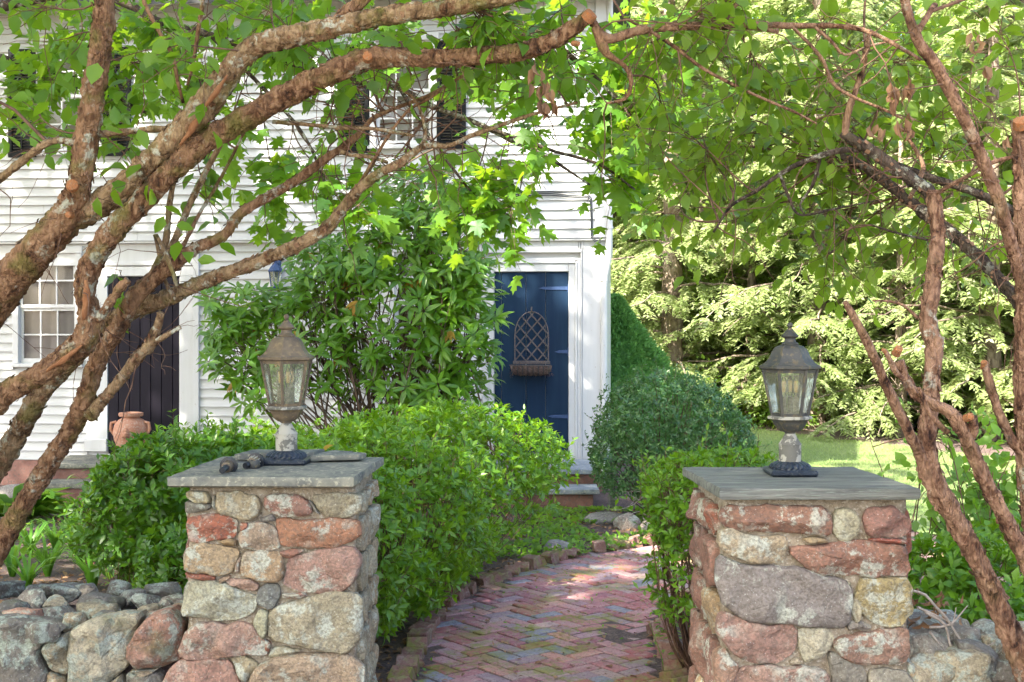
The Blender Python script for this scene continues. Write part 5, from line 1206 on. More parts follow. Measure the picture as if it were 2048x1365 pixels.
# upper crown, beyond the top of the picture
for a in [(150,-500,4.6,600,300,1.2,60),(900,-420,4.6,500,240,1.1,50),(-300,-200,5.2,300,300,1.0,40)]: spray(lv, st, la, *a, leaf=(.09,.12), gap=.06, tl=(.3,.5))
st.build(tree_l, M['twig']); lv.build(tree_l, OV, M['leaf_oval'], 300)

# ------------------------------------------------------------------ the right hand tree
THICK = .90
tree_r = empty('arching_tree', (2.2, 4.5, 0), 'multi stemmed small tree beside the right pillar with peeling bark and orange pruning cuts', 'tree')
RL = []
B0 = (2150,1640,4.4)
RL.append(stem(tree_r, 'stem', [B0+(90,),(2095,1440,4.38,66),(2045,1330,4.36,56),(2002,1225,4.35,50),(1952,1115,4.34,46),(1905,1030,4.33,46),(1868,965,4.32,50),(1853,905,4.33,46),(1858,830,4.35,40),(1863,750,4.37,38),(1868,690,4.4,40),(1856,640,4.42,38),(1866,560,4.45,36),(1876,470,4.5,34),(1866,385,4.55,34)], 'bark_r', 24, .17, 31))
RL.append(stem(tree_r, 'stem', [(1850,955,4.33,30),(1838,905,4.3,26),(1813,856,4.27,24),(1789,805,4.25,23),(1765,753,4.23,22),(1744,705,4.2,22),(1720,657,4.18,21),(1700,622,4.17,18),(1690,604,4.16,13)], 'bark_r', 18, .2, 32))
RL.append(stem(tree_r, 'stem', [(2170,1640,4.25,80),(2120,1300,4.2,44),(2054,1122,4.18,38),(2022,1062,4.17,37),(1989,998,4.15,35),(1960,940,4.14,34),(1940,893,4.12,33),(1922,858,4.1,33),(1899,824,4.1,28),(1864,808,4.1,24),(1834,790,4.1,25),(1812,760,4.1,24),(1798,722,4.1,26)], 'bark_r', 20, .22, 33))
RL.append(stem(tree_r, 'branch', [(1815,765,4.1,12),(1790,742,4.07,14),(1774,708,4.05,11),(1768,700,4.05,9)], 'bark_r', 12, .2, 34))
RL.append(stem(tree_r, 'branch', [(1895,865,4.12,13),(1860,828,4.08,12),(1838,775,4.06,8)], 'bark_r', 12, .2, 35))
RL.append(stem(tree_r, 'branch', [(1935,880,4.12,26),(1948,862,4.1,22),(1944,836,4.08,22)], 'bark_r', 14, .2, 36))
RL.append(stem(tree_r, 'stem', [(2150,1400,4.5,60),(2080,1000,4.5,30),(2044,911,4.5,22),(2023,880,4.5,21),(2002,836,4.5,20),(1985,787,4.5,19),(1968,725,4.5,17)], 'bark_r', 16, .2, 37))
RL.append(stem(tree_r, 'stem', [B0+(110,),(2100,1250,4.45,60),(2062,1000,4.5,50),(2048,800,4.5,44),(2050,620,4.5,44),(2046,420,4.5,40),(2040,240,4.5,36)], 'bark_r', 22, .17, 38))
RL.append(stem(tree_r, 'limb', [(2048,590,4.5,32),(2035,535,4.45,30),(2020,480,4.4,30),(2002,413,4.38,29),(1978,351,4.35,28),(1951,286,4.32,28),(1916,213,4.3,28),(1875,138,4.27,27),(1838,85,4.25,25),(1820,40,4.22,22),(1800,-40,4.2,19),(1760,-200,4.2,14)], 'bark_r', 22, .15, 39))
RL.append(stem(tree_r, 'limb', [(1866,400,4.55,34),(1850,378,4.57,31),(1796,342,4.6,29),(1744,303,4.63,27),(1705,280,4.66,24),(1684,268,4.68,20)], 'bark_dark', 20, .2, 40))
RL.append(stem(tree_r, 'limb', [(2050,622,4.6,32),(2002,563,4.7,29),(1950,508,4.8,27),(1892,457,4.9,27),(1854,430,4.95,26),(1813,399,5.0,24),(1771,365,5.05,22),(1720,330,5.1,19),(1672,308,5.12,15)], 'bark_dark', 20, .22, 41))
RL.append(stem(tree_r, 'limb', [(2090,460,4.8,24),(2048,437,4.8,22),(2002,410,4.82,21),(1933,379,4.85,20),(1864,357,4.9,18),(1792,330,4.95,14)], 'bark_dark', 16, .2, 42))
RL.append(stem(tree_r, 'branch', [(1690,272,4.67,18),(1692,248,4.67,17),(1700,212,4.67,17),(1712,180,4.68,15),(1727,131,4.7,15),(1740,60,4.7,12)], 'bark_r', 14, .18, 43))
RL.append(stem(tree_r, 'branch', [(1720,300,4.66,14),(1672,303,4.66,14),(1606,325,4.7,12),(1561,348,4.75,10),(1513,382,4.8,9),(1462,413,4.85,7),(1427,465,4.9,5)], 'bark_dark', 12, .15, 44))
for k, (l, mt) in enumerate([
 ([(1182,40,4.62,16),(1215,78,4.62,22),(1260,66,4.62,22),(1300,58,4.62,21),(1348,54,4.6,21),(1451,51,4.6,20),(1513,50,4.6,16),(1589,52,4.6,14),(1678,53,4.55,12),(1737,64,4.5,11),(1796,93,4.45,10),(1840,119,4.35,8)], 'bark_r'),
 ([(1190,55,4.62,20),(1206,92,4.62,24),(1214,108,4.62,18),(1240,125,4.65,11),(1256,142,4.66,11),(1262,172,4.68,10),(1250,198,4.7,9),(1214,207,4.7,6)], 'bark_l'),
 ([(1440,50,4.6,15),(1475,52,4.6,13),(1520,58,4.58,11),(1558,64,4.57,10)], 'bark_r'),
 ([(1440,48,4.6,13),(1452,28,4.6,12),(1480,0,4.6,10),(1500,-60,4.6,8)], 'bark_r'),
 ([(1586,55,4.57,8),(1641,114,4.55,9),(1668,169,4.55,9),(1710,196,4.55,8),(1761,217,4.55,7),(1806,238,4.55,5)], 'bark_r'),
 ([(1300,62,4.6,9),(1348,93,4.6,9),(1407,138,4.6,8),(1486,179,4.6,7),(1548,207,4.6,6),(1589,224,4.6,6),(1634,248,4.62,4)], 'bark_r'),
 ([(1630,55,4.55,8),(1665,85,4.55,8),(1690,110,4.55,7),(1740,92,4.55,6),(1800,80,4.5,4)], 'bark_r'),
 ([(1855,400,4.55,10),(1900,372,4.5,11),(1940,350,4.48,11),(1985,325,4.5,10),(2048,310,4.5,9)], 'bark_r'),
 ([(1820,395,4.6,10),(1838,360,4.7,12),(1846,330,4.75,10),(1825,290,4.8,9),(1800,260,4.8,6)], 'bark_r'),
 ([(1870,10,4.3,14),(1850,40,4.26,15),(1830,75,4.24,14)], 'bark_r'),
 ([(1855,480,4.5,6),(1800,468,4.7,6),(1740,450,4.9,5)], 'bark_dark'),
 ([(1836,637,4.42,8),(1808,612,4.4,7),(1780,603,4.4,6),(1745,602,4.4,4)], 'bark_r'),
 ([(1560,350,4.75,8),(1580,400,4.8,7),(1600,430,4.85,6),(1660,420,4.9,5),(1760,400,4.9,4)], 'bark_dark'),
 ([(1640,318,4.7,8),(1625,370,4.75,8),(1600,410,4.8,6),(1610,430,4.8,4)], 'bark_dark')]):
    RL.append(stem(tree_r, 'branch', l, mt, 10, .15, 70+k, step=.018))
cut(tree_r, 1798, 697, 4.07, 19, (.1,-.8,.6)); cut(tree_r, 1942, 833, 4.05, 17, (.2,-1,.3)); cut(tree_r, 2042, 240, 4.46, 34, (-.3,-.6,.8)); cut(tree_r, 1766, 700, 4.04, 9, (-.6,-.5,.5)); cut(tree_r, 1968, 724, 4.49, 14, (-.2,-.6,.8))
flakes(FLK[tree_r.name], 150, tree_r, M['bark_r'])
lv, st = Leaves(), Sticks(5); ra = np.concatenate(RL)
for a in [(1380,50,4.8,190,80,.5,36),(1550,150,5,200,110,.5,48),(1740,80,4.8,200,90,.5,34),(1950,120,4.9,120,130,.5,30),(1400,230,5.2,150,110,.5,36),(1470,310,5.6,190,120,.5,52),(1630,330,5.5,150,110,.5,36),
          (1400,430,6.0,130,80,.4,18),(1780,430,5.4,180,110,.5,26),(1950,300,5.2,110,120,.4,18),(1620,500,6,150,60,.4,16),(1300,150,5.2,140,110,.4,22),(1750,250,5.3,150,110,.4,16),(1720,560,6,120,50,.4,7),(2000,480,5.4,80,90,.4,8)]:
    spray(lv, st, ra, *a, leaf=(.055,.085), gap=.05, branch_r=.005)
for k in range(240):
    j = rng.integers(len(ra)); p = ra[j]; q = pix(p)
    if not (1150 < q[0] < 2100 and -20 < q[1] < 620): continue
    d = rng.normal(0, .8, 3)+np.array([-.2, 0, .1 if rng.random() < .5 else -.5]); t = wander(p, d, rng.uniform(.15,.6), 8, .2, .03); st.add(t, rng.uniform(.0015,.004), .0008)
    if rng.random() < .6: st.add(wander(t[4], d+rng.normal(0,.9,3), rng.uniform(.1,.25), 4, .25, .03), .0016, .0006)
for a in [(1500,-400,4.7,450,220,1.0,46),(2150,-100,4.9,250,350,.9,30)]: spray(lv, st, ra, *a, leaf=(.08,.11), gap=.06, tl=(.3,.5))
st.build(tree_r, M['twig']); lv.build(tree_r, OV, M['leaf_right'], 300)
# withered leaf clusters hanging in it
DL = [oval(.22,.22,.3), oval(.18,.26,.45)]
wl2, ws2 = Leaves(), Sticks(3)
for (x, y, n) in ((1786,170,6),(1816,180,6),(1755,250,5),(1812,245,7),(1950,90,4),(1972,120,3),(2010,270,3),(1085,172,6),(1100,200,6),(1070,160,4)):
    for k in range(n):
        p = np.array(P(x+rng.normal(0,6), y+rng.normal(0,14), 4.5)); wl2.add(p, np.array([rng.normal(0,.25),rng.normal(0,.3),-1]), rng.normal(0,1,3), rng.uniform(.045,.075)); 
    ws2.add(wander(np.array(P(x, y-40, 4.5)), (0,0,-1), .08, 4, .1), .0015, .001)
wl2.build(tree_r, DL, M['leaf_dead'], 40, 'withered_leaf', 'withered_leaves'); ws2.build(tree_r, M['twig'], 'withered_twigs')

# ------------------------------------------------------------------ maple over the house front
MP = [maple(k) for k in range(4)]
THICK = 1.0
mapl = empty('maple_tree', (-6.2, 9.6, 0), 'bright green maple whose lobed leaves hang across the front of the house', 'tree')
ML = []
limb('trunk', [(-6.2,9.6,-.3),(-6.15,9.6,1.2),(-6.0,9.6,2.8),(-5.7,9.6,4.2)], [.26,.2,.17,.14], M['bark_bg'], mapl, 20, .05, .1, 81)
for k, l in enumerate([
  [(-460,20,9.6,30),(-150,40,9.4,26),(120,-10,9.2,20),(240,4,9,17),(330,50,8.9,16),(420,70,8.8,14),(560,120,8.8,12),(700,160,8.7,13),(800,178,8.6,12),(870,215,8.6,11),(960,250,8.5,11),(1030,285,8.5,9),(1090,312,8.4,7),(1180,370,8.4,4)],
  [(-430,-40,9.6,40),(0,-120,9.3,32),(400,-130,9,26),(750,-90,8.8,20),(1000,20,8.6,15),(1150,120,8.5,11),(1260,230,8.5,7),(1320,330,8.5,4)],
  [(-400,0,9.6,30),(-100,90,9.3,18),(60,130,9.1,12),(180,170,9.0,8),(300,230,9.0,5)],
  [(420,70,8.8,9),(520,170,8.8,8),(600,260,8.8,7),(640,340,8.8,5),(660,420,8.8,3)],
  [(800,178,8.6,9),(850,260,8.6,8),(900,330,8.5,6),(960,400,8.5,4),(1040,440,8.5,3)],
  [(960,250,8.5,8),(1100,300,8.4,7),(1200,330,8.4,6),(1270,380,8.4,4)],
  [(600,-110,8.9,24),(650,-400,8.9,18),(700,-800,9,10)], [(0,-120,9.3,30),(-100,-500,9.3,24),(-100,-900,9.3,12)], [(-400,-60,9.6,40),(-350,-500,9.8,30),(-300,-1100,10,14)]]):
    ML.append(stem(mapl, 'limb', l, 'bark_dark', 10, .12, 82+k, step=.03))
lv, st = Leaves(), Sticks(4); ma = np.concatenate(ML)
kw = dict(leaf=(.095,.148), gap=.068, tl=(.25,.5), droop=.22, pet=.05, branch_r=.007, hang=.45)
for a in [(60,130,9.1,150,85,.5,26),(130,230,9.0,70,40,.3,4),(240,170,9,120,80,.5,20),(300,50,9,200,60,.5,34),(480,250,8.9,90,80,.5,8),(560,60,8.8,200,65,.5,34),(700,60,8.7,200,55,.6,28),(400,190,9,90,60,.4,12),(600,340,8.9,70,50,.5,5),(600,420,8.9,90,35,.4,12),
          (740,395,8.7,140,50,.5,22),(950,335,8.5,100,55,.5,20),(985,405,8.5,85,38,.4,20),(1030,250,8.5,100,60,.5,14),(900,90,8.5,230,60,.6,26),(1120,100,8.5,180,90,.6,36),(1200,225,8.5,140,95,.6,40),(1225,335,8.5,80,60,.5,16),(1340,200,8.5,110,110,.5,22),(1400,100,8.8,150,90,.5,16)]:
    spray(lv, st, ma, *a, **kw)
kw.update(leaf=(.17,.24), gap=.10, tl=(.5,.9))
for a in [(-100,-350,9.6,500,300,1.8,110),(600,-450,9.3,600,300,1.8,120),(-500,100,10.4,250,450,1.5,60),(-200,-900,9.8,600,400,2,110)]: spray(lv, st, ma, *a, **kw)
st.build(mapl, M['twig_dark']); lv.build(mapl, MP, M['leaf_maple'], 300)
# ------------------------------------------------------------------ shrubs
def shrub_points(ells, n, inner=.25, keep=None):
    """points near the skin of a union of ellipsoids, with outward directions"""
    A = np.array([4*math.pi*((r[0]*r[1])**1.6/3+(r[0]*r[2])**1.6/3+(r[1]*r[2])**1.6/3)**(1/1.6) for c, r in ells]); out = []; dirs = []
    for (c, r), m in zip(ells, (n*A/A.sum()).astype(int)+1):
        c = np.array(c); r = np.array(r); v = norm(rng.normal(0, 1, (m, 3))); 
        bump = np.array([1+.19*noise.noise((x*2.6+c[0]*5, y*2.6+c[1]*3, z*2.6))+.10*noise.noise((x*7, y*7+c[0], z*7)) for x, y, z in v])
        s = bump*(1-inner*rng.random(m)**2.2); p = c+v*r*s[:,None]; ok = np.ones(m, bool)
        for c2, r2 in ells:
            if c2 is not c and not np.allclose(c2, c): ok &= (((p-np.array(c2))/np.array(r2))**2).sum(1) > .72
        if keep is not None: ok &= keep(p)
        out.append(p[ok]); dirs.append(norm(v/r)[ok])
    return np.concatenate(out), np.concatenate(dirs)
def rosettes(lv, p, d, k, size, spread=.75, up=.45, jit=.35, tilt=.0):
    ax = norm(d+np.array([0,0,up])+rng.normal(0, jit, p.shape)); e = norm(np.cross(ax, rng.normal(0,1,p.shape))); f = np.cross(ax, e); ph = rng.uniform(0, 6.28, len(p))
    for j in range(k):
        a = ph+2*math.pi*j/k+rng.normal(0,.25,len(p)); rad = e*np.cos(a)[:,None]+f*np.sin(a)[:,None]; ld = norm(rad*spread+ax*rng.uniform(.2,.8,(len(p),1))+np.array([0,0,tilt]))
        ln = norm(ax-ld*(ax*ld).sum(1,keepdims=True)+rng.normal(0,.15,p.shape)); lv.add(p+ld*size[0]*.08, ld, ln, rng.uniform(size[0], size[1], len(p)))
def shoots(st, base, tips, r0=.005, r1=.0012, sag=.1):
    for t in tips: st.add(curve_to(base+rng.normal(0,.06,3)*[1,1,.2], t, 7, sag), r0, r1)
SM = [small(.20,.06,.08), small(.24,.05,.12), small(.18,.08,.05)]
def azalea(name, label, base, ells, n, size, single=0, keep=None, mat='leaf_azalea', cat='shrub', nst=70, k=5, group=None, twigmat='twig'):
    root = empty(name, base, label, cat, group); lv, st = Leaves(), Sticks(4)
    p, d = shrub_points(ells, n, .30, keep); rosettes(lv, p, d, k, size)
    b = np.array(base); tips = p[rng.integers(0, len(p), nst)]-d[rng.integers(0, len(p), nst)]*.03
    for t in tips:
        q = b+np.array([(t[0]-b[0])*.35, (t[1]-b[1])*.35, .02]); st.add(curve_to(q, t, 8, .10), rng.uniform(.003,.007), .0012)
    # loose shoots that break the outline
    for i in rng.integers(0, len(p), int(n*.05)):
        tw = wander(p[i], d[i]*.8+np.array([0,0,.55])+rng.normal(0,.35,3), rng.uniform(.06,.17), 4, .15); st.add(tw, .0018, .0009); m = 8; q = tw[rng.integers(1,5,m)]
        lv.add(q, d[i]*.3+np.array([0,0,.45])+rng.normal(0,.7,(m,3)), np.array([0,-.25,1])+rng.normal(0,.4,(m,3)), rng.uniform(size[0]*.7, size[1]*.9, m))
    # fine twigs under the leaves
    for i in rng.integers(0, len(p), nst*4): st.add(wander(p[i], -d[i]+np.array([0,0,-.5])+rng.normal(0,.3,3), rng.uniform(.08,.25), 4, .2), .0014, .0022)
    st.build(root, M[twigmat]); lv.build(root, SM, M[mat], single); return root
azalea('azalea_shrub', 'large bright green azalea spilling towards the path behind the left pillar', (-.75,7.9,0),
       [((-.96,6.55,.53),(.48,.62,.56)),((-.80,7.35,.58),(.58,.70,.56)),((-.74,8.2,.60),(.70,.80,.56)),((-.30,9.35,.63),(.70,.75,.50)),((-.55,8.8,.64),(.7,.7,.52))], 7400, (.050,.074), 300,
       keep=lambda p: (p[:,2] > .10) & ~((p[:,0] > -.30) & (p[:,1] > 8.2) & (p[:,2] < .55) & (rng.random(len(p)) < .8)), nst=150)
azalea('azalea_shrub', 'lower azalea between the left pillar and the wall of the house', (-1.75,8.4,0), [((-1.45,8.2,.50),(.75,.7,.58)),((-2.0,9.0,.5),(.8,.7,.56))], 3000, (.042,.062), 60, nst=50)
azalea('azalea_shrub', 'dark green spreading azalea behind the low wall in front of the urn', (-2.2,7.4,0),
       [((-1.72,7.5,.62),(.55,.55,.46)),((-2.12,7.4,.58),(.44,.42,.32)),((-1.62,6.9,.42),(.38,.42,.34)),((-2.02,7.2,.84),(.34,.34,.25))], 3400, (.052,.078), 200, keep=lambda p: (p[:,2] > .12+.5*np.clip(-1.9-p[:,0],0,1)), nst=90, mat='leaf_azalea_shaded')
azalea('azalea_shrub', 'small open azalea squeezed against the path side of the right pillar', (.98,6.3,0),
       [((.92,6.15,.86),(.24,.36,.26)),((.90,6.2,.50),(.20,.36,.28)),((1.05,6.0,1.0),(.22,.3,.14))], 1300, (.036,.054), 150, keep=lambda p: (p[:,2] > .3) & ((p[:,2] > .7) | (rng.random(len(p)) < .55)), nst=70)
# yellow green sprigs standing up behind the right cap
r_ = empty('spirea_shrub', (1.35,7.0,0), 'upright yellow green sprigs between the holly bush and the plank topped pillar', 'shrub'); lv, st = Leaves(), Sticks(4)
for k in range(60):
    x = rng.uniform(1285,1500); b = np.array(P(x+rng.normal(0,15), 1010, 7.0+rng.uniform(-.3,.3))); tip = np.array(P(x+rng.normal(-5,25), rng.uniform(895,960)+abs(x-1340)*.05, 7.0)); t = curve_to(b, tip, 8, .06); st.add(t, .003, .001)
    m = 16; f = rng.uniform(2.2, 8, m); i = np.minimum(f.astype(int),7); pos = t[i]+(t[i+1]-t[i])*(f-i)[:,None]; td = norm(t[i+1]-t[i]); ld = norm(td*.6+norm(np.cross(td, rng.normal(0,1,(m,3))))); lv.add(pos, ld, norm(np.array([0,-.3,.7])+rng.normal(0,.4,(m,3))), rng.uniform(.035,.055,m))
for k in range(14): st.add(wander((1.35+rng.normal(0,.1),7.0,0.0), (rng.normal(0,.2),0,1), .75, 6, .1), .005, .003)
st.build(r_, M['twig']); lv.build(r_, SM, M['leaf_azalea'], 100)

# holly / box ball right of the door
hb = empty('holly_bush', (1.42,11.6,gz(1.42,11.6)), 'rounded dark green holly bush right of the navy door', 'shrub'); lv, st = Leaves(), Sticks(4)
p, d = shrub_points([((1.36,11.6,.68),(.60,.62,.66)),((1.66,11.5,.66),(.50,.55,.50)),((1.15,11.5,.55),(.42,.5,.50)),((1.95,11.6,.62),(.28,.45,.32)),((1.45,11.4,.95),(.45,.45,.38)),((1.75,11.3,.92),(.25,.3,.25)),((1.2,11.2,.85),(.28,.3,.26))], 7200, .30, keep=lambda p: p[:,2] > .10+.2*np.abs(p[:,0]-1.5))
rosettes(lv, p, d, 5, (.034,.056), .9, .5, .6)
for i in rng.integers(0, len(p), 260):
    tw = wander(p[i], d[i]+np.array([.35,0,.7])+rng.normal(0,.3,3), rng.uniform(.06,.17), 4, .15); st.add(tw, .002, .001); m = 10; q_ = tw[rng.integers(1,5,m)]; lv.add(q_, np.array([.3,0,.6])+rng.normal(0,.7,(m,3)), np.array([0,-.3,1])+rng.normal(0,.4,(m,3)), rng.uniform(.025,.042,m))
st_b = np.array([1.42,11.6,-.05])
for i in rng.integers(0, len(p), 110): st.add(curve_to(st_b+rng.normal(0,.08,3)*[1,1,0], p[i]-d[i]*.04, 7, .1), .008, .002)
st2 = Sticks(4)
for k in range(40):
    a = np.array([rng.uniform(1.1,1.7), 11.0, rng.uniform(.05,.3)]); t = wander(a, (rng.normal(.3,.6),-.5,rng.normal(-.05,.3)), rng.uniform(.2,.5), 6, .25); st2.add(t, .004, .001)
    st2.add(wander(t[3], rng.normal(0,1,3), .15, 3, .3), .002, .001)
st.build(hb, M['twig_dark']); st2.build(hb, M['deadwood'], 'dead_twigs'); lv.build(hb, SM, M['leaf_yew'], 0)
# dwarf spruce cone beside the house
ds = empty('dwarf_spruce', (1.62,19.4,gz(1.6,19)), 'dense dwarf spruce cone beside the right corner of the house', 'tree'); lv = Leaves()
m = 34000; h = rng.random(m)**1.25; a = rng.uniform(0, 6.283, m); H0 = 2.28; rad = (1-h)*1.62
bu = np.array([noise.noise((math.cos(x)*4, math.sin(x)*4, y*9))*.12+noise.noise((math.cos(x)*9, math.sin(x)*9, y*18))*.16 for x, y in zip(a, h)])
r = (rad+.02)*(1+bu)-rng.random(m)**2*.14; pos = np.stack([1.62+r*np.cos(a), 19.4+r*np.sin(a), h*H0-.1], 1); ld = norm(np.stack([np.cos(a), np.sin(a), np.full(m,.55)],1)+rng.normal(0,.45,(m,3)))
lv.add(pos, ld, rng.normal(0,1,(m,3)), rng.uniform(.05,.11,m)); lv.build(ds, [kite(.16)], M['leaf_spruce'])
limb('trunk', [(1.62,19.4,-.3),(1.62,19.4,1.0),(1.62,19.4,2.0)], [.07,.05,.02], M['bark_bg'], ds, 8, .1, .05, 5)
mc = MB(); mc.lathe([(1.2,-.08),(1.05,.2),(.48,1.15),(.05,1.9)], 20, (1.62,19.4,0)); mc.build('inner_needles', M['leaf_spruce'], ds, kind='stuff')

# rhododendron against the house
rh = empty('rhododendron', (-1.15,12.2,gz(-1,12)), 'tall rhododendron with long glossy whorled leaves and some yellow ones, against the house', 'shrub'); lv, ly, st = Leaves(), Leaves(), Sticks(6)
base = np.array([-1.15,12.3,-.08]); RH = [(800,640,190,190,190),(520,690,110,90,52),(455,690,60,80,24),(510,610,110,40,36),(900,520,100,100,90),(660,560,90,90,56),(850,405,140,70,84),(930,660,75,140,80),(640,690,110,110,48),(720,520,100,80,46),(880,780,110,60,30),(600,610,60,40,14),(520,780,90,50,16)]
for (x, y, rx, ry, n) in RH:
    Y0 = 12.1 if x > 600 else 12.3; c = np.array(P(x, y, Y0)); R3 = np.array([rx/F*Y0, .55, ry/F*Y0]); nb = max(3, n//6); br = []
    for k in range(nb):
        v = norm(rng.normal(0,1,3)); e = c+v*R3*rng.uniform(.3,.8); t = curve_to(base+rng.normal(0,.25,3)*[1.6,.6,.1], e, 9, .10); st.add(t, rng.uniform(.008,.017), .005); br.append(t)
    for k in range(n):
        v = norm(rng.normal(0,1,3)); v[1] = -abs(v[1])*.9 if rng.random() < .75 else v[1]; v = norm(v); p = c+v*R3*rng.uniform(.55,1.02); t = br[rng.integers(nb)][rng.integers(5,10)]
        if np.linalg.norm(t-p) < .9: st.add(curve_to(t, p, 5, .1), .004, .003)
        ax = norm(v*np.array([.6,.9,.3])+np.array([0,-.25,.8])+rng.normal(0,.25,3)); e = norm(np.cross(ax, rng.normal(0,1,3))); f = np.cross(ax, e); ph = rng.uniform(0,6.28); m = rng.integers(6,10)
        a = ph+2*math.pi*np.arange(m)/m+rng.normal(0,.2,m); rd = e[None]*np.cos(a)[:,None]+f[None]*np.sin(a)[:,None]; ld = norm(rd+ax*rng.uniform(-.15,.5,(m,1))); ln = norm(ax[None]-ld*(ld@ax)[:,None]+rng.normal(0,.15,(m,3)))
        tgt = ly if (rng.random() < .07 and y > 500) else lv
        if tgt is ly: ld = norm(ld+np.array([0,0,-1.2])); m2 = m//2; tgt.add((p+ld*.01)[:m2], ld[:m2], ln[:m2], rng.uniform(.11,.16,m2)); lv.add((p+ld*.01)[m2:], ld[m2:], ln[m2:], rng.uniform(.12,.18,m-m2))
        else: tgt.add(p+ld*.012, ld, ln, rng.uniform(.12,.185,m))
st.build(rh, M['twig_dark'], 'stems'); RHS = [oval(.135,.035,.10), oval(.15,.05,.16), oval(.12,.03,.05)]
lv.build(rh, RHS, M['leaf_rhodo'], 300); ly.build(rh, RHS, M['leaf_yellow'], 40, 'yellow_leaf', 'yellow_leaves')

# undergrowth behind the right wall
ug = empty('viburnum_shrub', (2.75,6.9,0), 'light green large leaved sapling thicket behind the right hand stems', 'shrub'); lv, st = Leaves(), Sticks(4)
lim = np.concatenate([wander((rng.uniform(2.2,3.4), rng.uniform(6.4,7.8), -.05), (rng.normal(0,.15),rng.normal(0,.1),1), rng.uniform(.8,1.35), 9, .12) for k in range(26)])
for k in range(26): st.add(lim[k*10:(k+1)*10], .006, .002)
for a in [(1900,960,7.2,120,60,.5,34),(2010,900,7.0,60,60,.4,14),(1850,1040,7.2,90,60,.5,24),(2000,1040,7.2,90,70,.5,26),(1960,860,7.6,60,40,.3,8)]: spray(lv, st, lim, *a, leaf=(.06,.10), gap=.055, branch_r=.004, droop=.05, hang=.15)
st.build(ug, M['twig']); lv.build(ug, OV, M['leaf_light'], 160)
azalea('azalea_shrub', 'low green azalea mound behind the tumbled wall right of the plank topped pillar', (2.6,6.2,0), [((2.15,5.9,.38),(.40,.42,.36)),((2.75,6.3,.42),(.6,.5,.36)),((3.4,6.6,.42),(.5,.5,.36))], 2800, (.05,.08), 120, nst=60)
# loose dry branches lying on the right wall
db = empty('dry_branches', (1.75,4.75,.5), 'bare dry branches with withered orange leaves lying on the right stone wall', 'branches'); st, lv = Sticks(5), Leaves()
for l in ([(1826,1182),(1850,1190),(1872,1215),(1895,1240),(1930,1290),(1985,1320),(2020,1345)],[(1850,1225),(1890,1250),(1905,1300),(1960,1330),(2030,1350)],[(1860,1255),(1900,1250),(1935,1212)],[(1835,1215),(1880,1235),(1900,1245)],[(1860,1265),(1880,1290)],[(1872,1215),(1890,1232),(1905,1250),(1912,1215)],[(1925,1312),(1960,1300),(1990,1285)]):
    st.add(smooth_path([P(x, y, 4.62+.0006*(x-1826)) for x, y in l], [1]*len(l), .03)[0], .006, .002)
for k in range(26): p = np.array(P(rng.uniform(1822,1945), rng.uniform(1180,1255), 4.75)); lv.add(p, rng.normal(0,1,3)+[0,0,-.3], rng.normal(0,1,3), rng.uniform(.03,.055))
st.build(db, M['deadwood'], 'twig_bundle'); lv.build(db, DL, M['leaf_dead'], 26)

# day lilies and hosta left
BL = [blade()]
DLAB = ['tallest daylily tuft left of the leaning stem foot','daylily tuft just right of the leaning left stem','daylily tuft near the back edge of the low wall','daylily tuft at the left frame edge by the wall','broad daylily tuft between the leaning stem and the azalea','daylily tuft under the left end of the azalea','daylily tuft in front of the azalea, by the wall','daylily tuft below the middle of the dark azalea','daylily tuft half under the azalea','small daylily tuft close behind the wall stones','wide daylily tuft beside the left pillar','short daylily tuft squeezed between wall top and azalea','small daylily tuft nearest the left pillar','daylily tuft farthest back in the mulch','daylily tuft at the left frame edge behind the others','daylily tuft at the wall under the leaning stem']
for k, (x, y, s_) in enumerate(((60,1075,1),(110,1060,.9),(95,1120,1.1),(25,1120,1),(160,1095,1),(215,1080,.9),(240,1105,1),(290,1075,.9),(305,1095,1),(185,1150,1.1),(340,1128,1.2),(265,1160,.8),(375,1150,.7),(140,1040,.8),(20,1065,1),(55,1150,.9))):
    Y = (EYE+.02)*F/(y+35-HOR); p = np.array(P(x, y+35, Y)); p[2] = gz(p[0], p[1])-.005; t = empty('daylily', p, DLAB[k], 'plant', 'daylily tufts behind the low wall')
    lv = Leaves(); m = 34; a = rng.uniform(0,6.283,m); up = np.stack([np.cos(a)*.5, np.sin(a)*.5, np.zeros(m)],1); dd = up; nn = np.tile([0,0,1.0],(m,1)); lv.add(p+up*.03, dd, nn, rng.uniform(.22,.42,m)*s_); lv.build(t, BL, M['lily'], mass='blades')
ho = empty('hosta', P(45,985,11.6), 'pale striped hosta in the sun by the house foundation', 'plant'); ho.location.z = gz(-4.5,11.6); lv = Leaves(); m = 60; a = rng.uniform(0,6.283,m); q = np.stack([np.cos(a),np.sin(a),rng.uniform(.3,1.6,m)],1); lv.add(np.array(ho.location)+q*[.04,.04,.0]+np.array([0,0,.0]), q, np.stack([-np.cos(a)*.5,-np.sin(a)*.5,np.ones(m)],1), rng.uniform(.25,.5,m)); lv.build(ho, [oval(.2,.06,.4)], M['leaf_light'], 40)
